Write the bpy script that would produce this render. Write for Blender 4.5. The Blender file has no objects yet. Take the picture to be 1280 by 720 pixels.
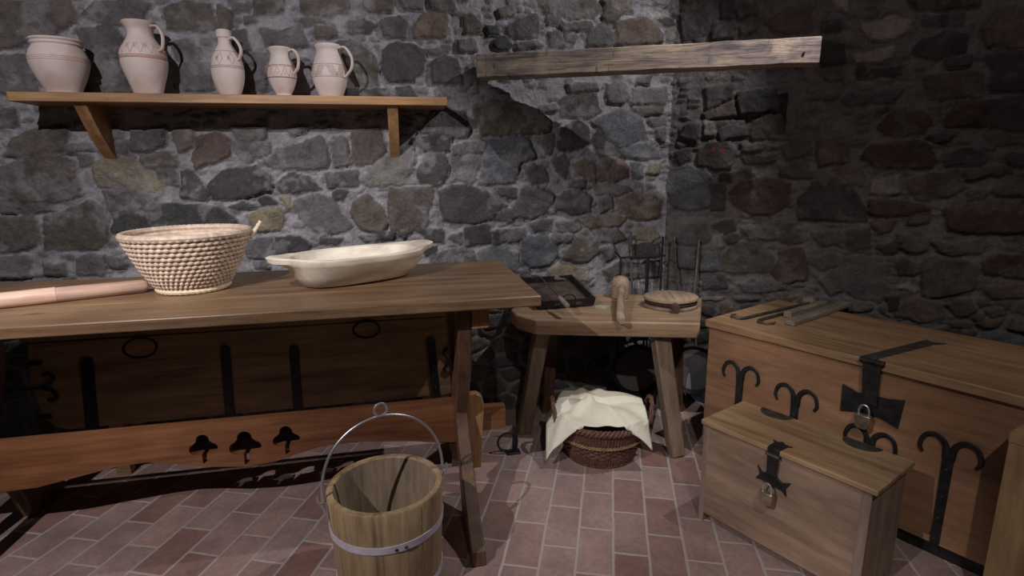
import bpy, math, random
import numpy as np
from mathutils import Vector, Matrix
from mathutils.geometry import tessellate_polygon
random.seed(7)
rng = np.random.default_rng(11)
PI = math.pi
S = bpy.context.scene
COL = S.collection

# ------------------------------------------------------------------ camera
FPX, PITCH, ROLL, YAW, CH = 700.0, .216, .0108, -.205, 1.15
def cam_axes():
    cp, sp = math.cos(PITCH), math.sin(PITCH)
    fw = np.array([0, cp, -sp]); rt = np.array([1., 0, 0]); dn = np.array([0, -sp, -cp])
    cr, sr = math.cos(ROLL), math.sin(ROLL)
    rt, dn = cr*rt+sr*dn, -sr*rt+cr*dn
    c, s = math.cos(YAW), math.sin(YAW)
    R = np.array([[c, -s, 0], [s, c, 0], [0, 0, 1]])
    return R@rt, R@dn, R@fw
RT, DN, FW = cam_axes()
CAM = np.array([0, 0, CH])
def ray(x, y): return (x-640)*RT+(y-360)*DN+FPX*FW
def onz(x, y, z=0.):
    r = ray(x, y); return Vector(CAM+r*((z-CH)/r[2]))
def onpl(x, y, p, n):
    p = np.array(p, float); n = np.array(n, float); r = ray(x, y)
    return Vector(CAM+r*(((p-CAM)@n)/(r@n)))
def ony(x, y, Y): return onpl(x, y, (0, Y, 0), (0, 1, 0))
cd = bpy.data.cameras.new('camera'); cam = bpy.data.objects.new('camera', cd); COL.objects.link(cam)
cd.sensor_width = 36; cd.lens = FPX/1280*36; cd.clip_start = .05; cd.clip_end = 60
M = Matrix(((RT[0], -DN[0], -FW[0], 0), (RT[1], -DN[1], -FW[1], 0), (RT[2], -DN[2], -FW[2], CH), (0, 0, 0, 1)))
cam.matrix_world = M
S.camera = cam

# ------------------------------------------------------------------ materials
def newmat(name):
    m = bpy.data.materials.new(name); m.use_nodes = True
    nt = m.node_tree; b = nt.nodes['Principled BSDF']
    return m, nt, b
def nd(nt, t, **k):
    n = nt.nodes.new(t)
    for a, v in k.items():
        if a.startswith('i_'):
            n.inputs[a[2:].replace('_', ' ')].default_value = v
        else: setattr(n, a, v)
    return n
def ramp(nt, fac, stops):
    r = nt.nodes.new('ShaderNodeValToRGB'); e = r.color_ramp.elements
    while len(e) > 1: e.remove(e[-1])
    e[0].position, e[0].color = stops[0][0], (*stops[0][1], 1)
    for p, c in stops[1:]:
        q = e.new(p); q.color = (*c, 1)
    nt.links.new(fac, r.inputs[0]); return r.outputs[0]
def mixc(nt, f, a, b, mode='MIX'):
    m = nt.nodes.new('ShaderNodeMix'); m.data_type = 'RGBA'; m.blend_type = mode
    for s, v in ((0, f), (6, a), (7, b)):
        if hasattr(v, 'links') or hasattr(v, 'is_linked'): nt.links.new(v, m.inputs[s])
        elif s == 0: m.inputs[0].default_value = v
        else: m.inputs[s].default_value = (*v, 1)
    return m.outputs[2]
def bump(nt, b, h, st, dist=.01):
    n = nt.nodes.new('ShaderNodeBump'); n.inputs['Strength'].default_value = st; n.inputs['Distance'].default_value = dist
    nt.links.new(h, n.inputs['Height']); nt.links.new(n.outputs[0], b.inputs['Normal']); return n
def srgb(r, g, b):
    f = lambda c: (c/255/12.92) if c/255 <= .04045 else ((c/255+.055)/1.055)**2.4
    return (f(r), f(g), f(b))
def wood(name, light, mid, dark, axis=0, rough=.5, stretch=14, scale=9, bumpst=.15, knots=.0, seam=None, off=0):
    m, nt, b = newmat(name)
    tc = nd(nt, 'ShaderNodeTexCoord'); mp = nd(nt, 'ShaderNodeMapping')
    sc = [stretch]*3; sc[axis] = 1.0
    mp.inputs['Scale'].default_value = sc; mp.inputs['Location'].default_value = (off*1.7, off*2.3, off)
    nt.links.new(tc.outputs['Object'], mp.inputs[0])
    n1 = nd(nt, 'ShaderNodeTexNoise', i_Scale=1.6, i_Detail=5., i_Roughness=.6, i_Distortion=.6); nt.links.new(mp.outputs[0], n1.inputs[0])
    n2 = nd(nt, 'ShaderNodeTexNoise', i_Scale=scale, i_Detail=4., i_Roughness=.7); nt.links.new(mp.outputs[0], n2.inputs[0])
    n3 = nd(nt, 'ShaderNodeTexNoise', i_Scale=5., i_Detail=3.); nt.links.new(tc.outputs['Object'], n3.inputs[0])
    c1 = ramp(nt, n1.outputs[0], [(.3, dark), (.47, mid), (.68, light)])
    c2 = ramp(nt, n2.outputs[0], [(.35, (.62, .58, .55)), (.6, (1, 1, 1))])
    c = mixc(nt, .75, c1, c2, 'MULTIPLY')
    c3 = ramp(nt, n3.outputs[0], [(.3, (.72, .70, .70)), (.65, (1.08, 1.05, 1.0))])
    c = mixc(nt, .7, c, c3, 'MULTIPLY')
    if knots:
        v = nd(nt, 'ShaderNodeTexVoronoi', i_Scale=3.2); mk = nd(nt, 'ShaderNodeMapping')
        s2 = [2.2]*3; s2[axis] = .8; mk.inputs['Scale'].default_value = s2
        nt.links.new(tc.outputs['Object'], mk.inputs[0]); nt.links.new(mk.outputs[0], v.inputs[0])
        kf = ramp(nt, v.outputs['Distance'], [(.03, (1, 1, 1)), (.10, (0, 0, 0))])
        c = mixc(nt, kf, c, tuple(x*.5 for x in dark))
    nt.links.new(c, b.inputs['Base Color'])
    b.inputs['Roughness'].default_value = rough
    bump(nt, b, n2.outputs[0], bumpst, .004)
    return m
def plain(name, col, rough=.6, metal=0., var=.25, scale=30, bst=.1, dist=.003):
    m, nt, b = newmat(name)
    tc = nd(nt, 'ShaderNodeTexCoord'); n = nd(nt, 'ShaderNodeTexNoise', i_Scale=float(scale), i_Detail=5.)
    nt.links.new(tc.outputs['Object'], n.inputs[0])
    c = ramp(nt, n.outputs[0], [(.3, tuple(x*(1-var) for x in col)), (.7, tuple(min(1, x*(1+var)) for x in col))])
    nt.links.new(c, b.inputs['Base Color']); b.inputs['Roughness'].default_value = rough; b.inputs['Metallic'].default_value = metal
    bump(nt, b, n.outputs[0], bst, dist)
    return m
W_TABLE = wood('table_wood', (.31, .205, .12), (.24, .15, .085), (.145, .085, .05), 0, .38, 12, 7, .1, 1)
W_TRED = wood('trestle_wood', (.29, .13, .06), (.22, .09, .042), (.13, .052, .026), 0, .4, 11, 7, .1, 0)
W_TLEG = wood('trestle_leg_wood', (.19, .11, .07), (.145, .08, .05), (.09, .047, .030), 2, .4, 11, 7, .1, 0)
W_TKEY = wood('key_wood', (.52, .31, .15), (.42, .24, .11), (.28, .15, .07), 2, .45, 11, 7, .1, 0)
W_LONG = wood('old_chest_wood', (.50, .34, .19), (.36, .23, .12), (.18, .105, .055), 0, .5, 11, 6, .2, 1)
W_SHELF = wood('shelf_wood', (.46, .28, .14), (.36, .20, .09), (.24, .12, .05), 0, .5, 16, 6, .1, 0)
W_SHELFZ = wood('bracket_wood', (.46, .28, .14), (.36, .20, .09), (.24, .12, .05), 2, .5, 12, 6, .1, 0)
W_BEAM = wood('beam_wood', (.66, .54, .45), (.42, .34, .29), (.15, .125, .115), 0, .8, 8, 4, .6, 1)
def beam_mat():
    m, nt, b = newmat('old_beam')
    tc = nd(nt, 'ShaderNodeTexCoord')
    def nz(sc, scale, det=5., dis=.8):
        mp = nd(nt, 'ShaderNodeMapping'); mp.inputs['Scale'].default_value = sc; nt.links.new(tc.outputs['Object'], mp.inputs[0])
        n = nd(nt, 'ShaderNodeTexNoise', i_Scale=scale, i_Detail=det, i_Roughness=.65, i_Distortion=dis); nt.links.new(mp.outputs[0], n.inputs[0]); return n.outputs[0]
    c = ramp(nt, nz((1, 2, 2.6), 6.), [(.34, (.16, .135, .14)), (.46, (.33, .265, .24)), (.55, (.46, .36, .29)), (.68, (.58, .46, .37))])
    st = ramp(nt, nz((1.4, 20, 26), 3.), [(.36, (.35, .32, .32)), (.50, (1, 1, 1))])
    c = mixc(nt, .8, c, st, 'MULTIPLY')
    cr = ramp(nt, nz((14, 2, 2), 3., 2.), [(.66, (1, 1, 1)), (.72, (.45, .42, .42))])
    c = mixc(nt, .8, c, cr, 'MULTIPLY')
    nt.links.new(c, b.inputs['Base Color']); b.inputs['Roughness'].default_value = .8
    bump(nt, b, nz((1.4, 20, 26), 3.), .6, .006)
    return m
W_BEAM = beam_mat()
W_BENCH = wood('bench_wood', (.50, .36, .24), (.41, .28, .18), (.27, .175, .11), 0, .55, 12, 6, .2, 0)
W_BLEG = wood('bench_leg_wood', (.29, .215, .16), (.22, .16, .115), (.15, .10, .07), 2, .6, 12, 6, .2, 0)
W_CHEST = wood('chest_wood', (.42, .24, .145), (.335, .185, .108), (.235, .12, .07), 0, .55, 8, 5, .15, 0)
W_LID = wood('lid_wood', (.47, .31, .18), (.37, .235, .135), (.25, .15, .08), 0, .5, 11, 6, .15, 0)
W_SCH = wood('small_chest_wood', (.41, .29, .215), (.34, .235, .17), (.25, .165, .115), 0, .6, 7, 5, .15, 0)
W_SCHZ = wood('small_chest_end_wood', (.40, .31, .26), (.33, .25, .205), (.24, .175, .14), 2, .65, 9, 5, .2, 0)
W_SLID = wood('small_lid_wood', (.50, .34, .20), (.41, .27, .155), (.29, .18, .10), 0, .55, 9, 5, .15, 0)
W_PALE = wood('pale_wood', (.92, .89, .80), (.90, .85, .73), (.80, .71, .55), 0, .55, 3, 6, .1, 0)
W_PIN = wood('pin_wood', (.82, .60, .48), (.78, .55, .44), (.68, .45, .34), 0, .5, 16, 5, .05, 0)
W_PIN2 = wood('pin_wood_dark', (.66, .47, .39), (.60, .42, .34), (.52, .35, .28), 0, .5, 16, 5, .05, 0)
W_BUCK = wood('bucket_wood', (.52, .39, .24), (.38, .27, .155), (.17, .11, .06), 2, .55, 11, 5, .3, 0)
W_BUCKIN = wood('bucket_inner_wood', (.46, .37, .28), (.36, .28, .20), (.22, .16, .11), 2, .7, 9, 5, .3, 0)
W_GREY = wood('weathered_wood', (.36, .31, .27), (.25, .21, .18), (.12, .10, .085), 0, .8, 9, 5, .5, 0)
W_TOOL = wood('tool_wood', (.52, .42, .30), (.42, .33, .23), (.29, .22, .15), 1, .6, 8, 5, .2, 0)
W_RIGHT = wood('pine_wood', (.60, .42, .24), (.51, .345, .19), (.38, .24, .12), 2, .55, 7, 5, .1, 1)
IRON = plain('black_iron', (.022, .021, .023), .48, .3, .5, 40, .4)
IRON2 = plain('grey_iron', (.10, .095, .09), .5, .6, .4, 40, .3)
PANIN = plain('pan_inside', (.16, .155, .16), .45, .5, .2, 14, .1)
ZINC = plain('zinc_steel', (.62, .62, .68), .35, .85, .12, 40, .1)
HOOP = plain('hoop_steel', (.66, .64, .74), .5, .3, .08, 30, .1)
BRASS = plain('aged_brass', (.42, .36, .25), .38, .8, .3, 60, .2)
CLOTH = plain('linen_cloth', (.88, .85, .71), .9, 0, .04, 60, .25)
WICK = plain('wicker', (.135, .065, .045), .6, 0, .45, 60, .3)
WICKP = plain('pale_wicker', (.34, .22, .13), .6, 0, .3, 60, .3)
STRAW = plain('straw', (.60, .47, .37), .55, 0, .28, 50, .3)
STRAWP = plain('pale_straw', (.72, .60, .42), .6, 0, .2, 60, .3)
LEATH = plain('dark_leather', (.075, .045, .03), .6, 0, .4, 30, .4)
PAINT = plain('brown_slip', (.30, .19, .17), .7, 0, .15, 60, .05)
PAINTO = plain('orange_slip', (.50, .27, .19), .7, 0, .15, 60, .05)
CLAYO = plain('pink_clay', (.56, .36, .28), .7, 0, .15, 30, .1)
ROCKM = plain('pale_rock', (.34, .34, .26), .9, 0, .25, 25, .5)
TRAYIN = plain('tray_inside', (.12, .085, .075), .4, .3, .4, 18, .2)
def pottery(name, blotch=.6):
    m, nt, b = newmat(name)
    tc = nd(nt, 'ShaderNodeTexCoord'); n = nd(nt, 'ShaderNodeTexNoise', i_Scale=9., i_Detail=2.)
    nt.links.new(tc.outputs['Object'], n.inputs[0])
    f = ramp(nt, n.outputs[0], [(.48, (0, 0, 0)), (.64, (blotch,)*3)])
    c = mixc(nt, f, (.66, .57, .54), (.50, .33, .27))
    nt.links.new(c, b.inputs['Base Color']); b.inputs['Roughness'].default_value = .65
    n2 = nd(nt, 'ShaderNodeTexNoise', i_Scale=60.); nt.links.new(tc.outputs['Object'], n2.inputs[0]); bump(nt, b, n2.outputs[0], .08, .002)
    return m
POT = pottery('white_slip_pottery')
POTW = pottery('white_slip_clean', .25)

def stone_mat():
    m, nt, b = newmat('rubble_stone')
    at = nd(nt, 'ShaderNodeAttribute', attribute_name='stone_col')
    tc = nd(nt, 'ShaderNodeTexCoord')
    n1 = nd(nt, 'ShaderNodeTexNoise', i_Scale=14., i_Detail=8., i_Roughness=.65); nt.links.new(tc.outputs['Object'], n1.inputs[0])
    n2 = nd(nt, 'ShaderNodeTexNoise', i_Scale=70., i_Detail=6., i_Roughness=.7); nt.links.new(tc.outputs['Object'], n2.inputs[0])
    n4 = nd(nt, 'ShaderNodeTexNoise', i_Scale=30., i_Detail=6., i_Roughness=.6, i_Distortion=1.2); nt.links.new(tc.outputs['Object'], n4.inputs[0])
    c1 = ramp(nt, n1.outputs[0], [(.28, (.60, .58, .57)), (.5, (1, 1, 1)), (.74, (1.4, 1.38, 1.35))])
    c = mixc(nt, 1., at.outputs['Color'], c1, 'MULTIPLY')
    c2 = ramp(nt, n2.outputs[0], [(.3, (.75, .75, .75)), (.65, (1.2, 1.2, 1.2))])
    c = mixc(nt, 1., c, c2, 'MULTIPLY')
    nt.links.new(c, b.inputs['Base Color']); b.inputs['Roughness'].default_value = .82; b.inputs['Specular IOR Level'].default_value = .3
    b1 = nt.nodes.new('ShaderNodeBump'); b1.inputs['Strength'].default_value = .55; b1.inputs['Distance'].default_value = .02
    nt.links.new(n4.outputs[0], b1.inputs['Height'])
    b2 = nt.nodes.new('ShaderNodeBump'); b2.inputs['Strength'].default_value = .5; b2.inputs['Distance'].default_value = .008
    nt.links.new(n2.outputs[0], b2.inputs['Height']); nt.links.new(b1.outputs[0], b2.inputs['Normal']); nt.links.new(b2.outputs[0], b.inputs['Normal'])
    return m
STONE = stone_mat()
def floor_mat():
    m, nt, b = newmat('brick_paving')
    tc = nd(nt, 'ShaderNodeTexCoord')
    mp = nd(nt, 'ShaderNodeMapping'); nt.links.new(tc.outputs['Object'], mp.inputs[0])
    mp.inputs['Rotation'].default_value = (0, 0, 0)
    # object coordinates are already turned to the bond: x = along a brick, y = across the rows
    nw = nd(nt, 'ShaderNodeTexNoise', i_Scale=9., i_Detail=2.); nt.links.new(tc.outputs['Object'], nw.inputs[0])
    vm = nt.nodes.new('ShaderNodeVectorMath'); vm.operation = 'MULTIPLY_ADD'
    nt.links.new(nw.outputs['Color'], vm.inputs[0]); vm.inputs[1].default_value = (.010, .007, 0); nt.links.new(mp.outputs[0], vm.inputs[2])
    br = nd(nt, 'ShaderNodeTexBrick'); nt.links.new(vm.outputs[0], br.inputs[0])
    br.offset = .5; br.offset_frequency = 2; br.squash = 1
    br.inputs['Scale'].default_value = 1.; br.inputs['Brick Width'].default_value = .208; br.inputs['Row Height'].default_value = .107
    br.inputs['Mortar Size'].default_value = .0052; br.inputs['Mortar Smooth'].default_value = .35; br.inputs['Bias'].default_value = 0.
    br.inputs['Color1'].default_value = (.0, .0, .0, 1); br.inputs['Color2'].default_value = (1, 1, 1, 1); br.inputs['Mortar'].default_value = (.5, .5, .5, 1)
    tint = ramp(nt, br.outputs['Color'], [(.0, (.27, .155, .13)), (.35, (.335, .24, .215)), (.6, (.37, .27, .245)), (.8, (.30, .205, .19)), (1., (.40, .275, .24))])
    n1 = nd(nt, 'ShaderNodeTexNoise', i_Scale=8., i_Detail=6., i_Roughness=.6); nt.links.new(tc.outputs['Object'], n1.inputs[0])
    n2 = nd(nt, 'ShaderNodeTexNoise', i_Scale=60., i_Detail=6.); nt.links.new(tc.outputs['Object'], n2.inputs[0])
    v1 = ramp(nt, n1.outputs[0], [(.3, (.78, .76, .78)), (.7, (1.18, 1.16, 1.2))])
    c = mixc(nt, 1., tint, v1, 'MULTIPLY')
    v2 = ramp(nt, n2.outputs[0], [(.3, (.88, .88, .88)), (.7, (1.1, 1.1, 1.1))])
    c = mixc(nt, 1., c, v2, 'MULTIPLY')
    c = mixc(nt, br.outputs['Fac'], c, (.44, .38, .36))
    nt.links.new(c, b.inputs['Base Color']); b.inputs['Roughness'].default_value = .6
    sub = nt.nodes.new('ShaderNodeMath'); sub.operation = 'MULTIPLY_ADD'; sub.inputs[1].default_value = -1.; 
    nt.links.new(br.outputs['Fac'], sub.inputs[0]); nt.links.new(n2.outputs[0], sub.inputs[2])
    bump(nt, b, sub.outputs[0], .5, .003)
    return m

# ------------------------------------------------------------------ mesh building
class MB:
    def __init__(s): s.v = []; s.f = []; s.sm = []
    def add(s, V, F, smooth=False, X=None):
        k = len(s.v)
        for p in V:
            p = Vector(p); s.v.append(X @ p if X is not None else p)
        for f in F: s.f.append([i+k for i in f]); s.sm.append(smooth)
        return s
    def box(s, x0, x1, y0, y1, z0, z1, X=None):
        V = [(x0, y0, z0), (x1, y0, z0), (x1, y1, z0), (x0, y1, z0), (x0, y0, z1), (x1, y0, z1), (x1, y1, z1), (x0, y1, z1)]
        return s.hexa(V, X)
    def hexa(s, V, X=None):
        return s.add(V, [(0, 3, 2, 1), (4, 5, 6, 7), (0, 1, 5, 4), (1, 2, 6, 5), (2, 3, 7, 6), (3, 0, 4, 7)], False, X)
    def bar(s, a, b, w, t, up=(0, 0, 1), w2=None, t2=None):
        a, b = Vector(a), Vector(b); d = (b-a).normalized(); u = Vector(up); sx = d.cross(u).normalized(); u = sx.cross(d)
        w2 = w2 or w; t2 = t2 or t; V = []
        for p, ww, tt in ((a, w, t), (b, w2, t2)):
            V += [p-sx*ww/2-u*tt/2, p+sx*ww/2-u*tt/2, p+sx*ww/2+u*tt/2, p-sx*ww/2+u*tt/2]
        return s.hexa(V)
    def prism(s, loop, h0, h1, plane='xz', holes=(), X=None, smooth=False):
        P = {'xy': lambda a, b, h: (a, b, h), 'xz': lambda a, b, h: (a, h, b), 'yz': lambda a, b, h: (h, a, b)}[plane]
        loops = [list(loop)]+[list(h) for h in holes]
        tris = tessellate_polygon([[Vector((a, b, 0)) for a, b in L] for L in loops])
        flat = [p for L in loops for p in L]; n = len(flat)
        V = [P(a, b, h0) for a, b in flat]+[P(a, b, h1) for a, b in flat]
        F = [tuple(t) for t in tris]+[tuple(i+n for i in reversed(t)) for t in tris]
        k = 0
        for L in loops:
            m = len(L)
            for i in range(m):
                j = (i+1) % m; F.append((k+i, k+j, k+j+n, k+i+n))
            k += m
        return s.add(V, F, smooth, X)
    def lathe(s, prof, n=48, c=(0, 0, 0), X=None, sx=1, sy=1, smooth=True, caps=True):
        V = []; F = []
        for r, z in prof:
            for i in range(n):
                a = 2*PI*i/n; V.append((c[0]+r*sx*math.cos(a), c[1]+r*sy*math.sin(a), c[2]+z))
        for j in range(len(prof)-1):
            for i in range(n):
                k = (i+1) % n; F.append((j*n+i, j*n+k, (j+1)*n+k, (j+1)*n+i))
        if caps and prof[0][0] > 1e-4: F.append(tuple(range(n))[::-1])
        if caps and prof[-1][0] > 1e-4: F.append(tuple((len(prof)-1)*n+i for i in range(n)))
        return s.add(V, F, smooth, X)
    def tube(s, pts, r, n=8, closed=False, flat=1., up=None, caps=True, X=None):
        pts = [Vector(p) for p in pts]; m = len(pts)
        R = r if isinstance(r, (list, tuple)) else [r]*m
        T = []
        for i in range(m):
            if closed: t = pts[(i+1) % m]-pts[i-1]
            else: t = pts[min(i+1, m-1)]-pts[max(i-1, 0)]
            T.append(t.normalized())
        u = Vector(up) if up else (Vector((0, 0, 1)) if abs(T[0].z) < .9 else Vector((0, 1, 0)))
        V = []
        for i in range(m):
            if up: u = Vector(up)
            u = (u-T[i]*u.dot(T[i])); u.normalize(); w = T[i].cross(u)
            for j in range(n):
                a = 2*PI*j/n; V.append(pts[i]+(u*math.cos(a)*flat+w*math.sin(a))*R[i])
        F = []
        for i in range(m if closed else m-1):
            q = (i+1) % m
            for j in range(n):
                k = (j+1) % n; F.append((i*n+j, i*n+k, q*n+k, q*n+j))
        if not closed and caps: F.append(tuple(range(n))[::-1]); F.append(tuple((m-1)*n+j for j in range(n)))
        return s.add(V, F, True, X)
    def loft(s, rings, cap0=True, cap1=True, smooth=True, X=None):
        n = len(rings[0]); V = [p for R in rings for p in R]; F = []
        for j in range(len(rings)-1):
            for i in range(n):
                k = (i+1) % n; F.append((j*n+i, j*n+k, (j+1)*n+k, (j+1)*n+i))
        if cap0: F.append(tuple(range(n))[::-1])
        if cap1: F.append(tuple((len(rings)-1)*n+i for i in range(n)))
        k = len(s.sm); s.add(V, F, smooth, X)
        nc = int(cap0)+int(cap1)
        for i in range(nc): s.sm[-1-i] = False
        return s
    def build(s, name, mat, parent=None, bevel=0, world=False, label=None, sub=0):
        V = s.v
        if world and parent is not None:
            bpy.context.view_layer.update()
            p = parent
            inv = full(p).inverted(); V = [inv @ v for v in V]
        me = bpy.data.meshes.new(name); me.from_pydata([tuple(v) for v in V], [], s.f); me.validate()
        if len(me.polygons) == len(s.sm): me.polygons.foreach_set('use_smooth', s.sm)
        me.materials.append(mat)
        import bmesh
        bm = bmesh.new(); bm.from_mesh(me); bmesh.ops.recalc_face_normals(bm, faces=bm.faces); bm.to_mesh(me); bm.free()
        me.set_sharp_from_angle(angle=.7)
        o = bpy.data.objects.new(name, me); COL.objects.link(o)
        if parent is not None: o.parent = parent
        if bevel:
            b = o.modifiers.new('bevel', 'BEVEL'); b.width = bevel; b.segments = 2; b.limit_method = 'ANGLE'; b.angle_limit = .6
        if sub:
            b = o.modifiers.new('sub', 'SUBSURF'); b.levels = sub; b.render_levels = sub
        if label: o['label'] = label
        return o
def full(o):
    m = o.matrix_basis.copy()
    while o.parent is not None:
        o = o.parent; m = o.matrix_basis @ m
    return m
def tag(o, label, cat, group=None):
    o['label'] = label; o['category'] = cat
    if group: o['group'] = group
    return o
def thing(name, label, cat, loc=(0, 0, 0), rz=0, group=None):
    o = bpy.data.objects.new(name, None); COL.objects.link(o); o.empty_display_size = .1
    o.location = loc; o.rotation_euler = (0, 0, rz); return tag(o, label, cat, group)
def bez(pts, n=8):
    """Catmull-Rom through pts"""
    P = [Vector(p) for p in pts]; P = [P[0]*2-P[1]]+P+[P[-1]*2-P[-2]]; out = []
    for i in range(1, len(P)-2):
        for k in range(n):
            t = k/n; a, b, c, d = P[i-1:i+3]
            out.append(.5*((2*b)+(c-a)*t+(2*a-5*b+4*c-d)*t*t+(-a+3*b-3*c+d)*t**3))
    out.append(P[-2]); return out
def arc(cx, cy, r, a0, a1, n=12):
    return [(cx+r*math.cos(a0+(a1-a0)*i/n), cy+r*math.sin(a0+(a1-a0)*i/n)) for i in range(n+1)]

# ------------------------------------------------------------------ the setting: walls of rubble stone
WY = 2.475                       # mortar plane of the back wall
CX = 1.27                        # corner
RA = math.radians(-40)           # direction of the right wall
RD = np.array([math.cos(RA), math.sin(RA), 0]); RN = np.array([-math.sin(RA), math.cos(RA), 0])  # RN points out of the room
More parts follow.
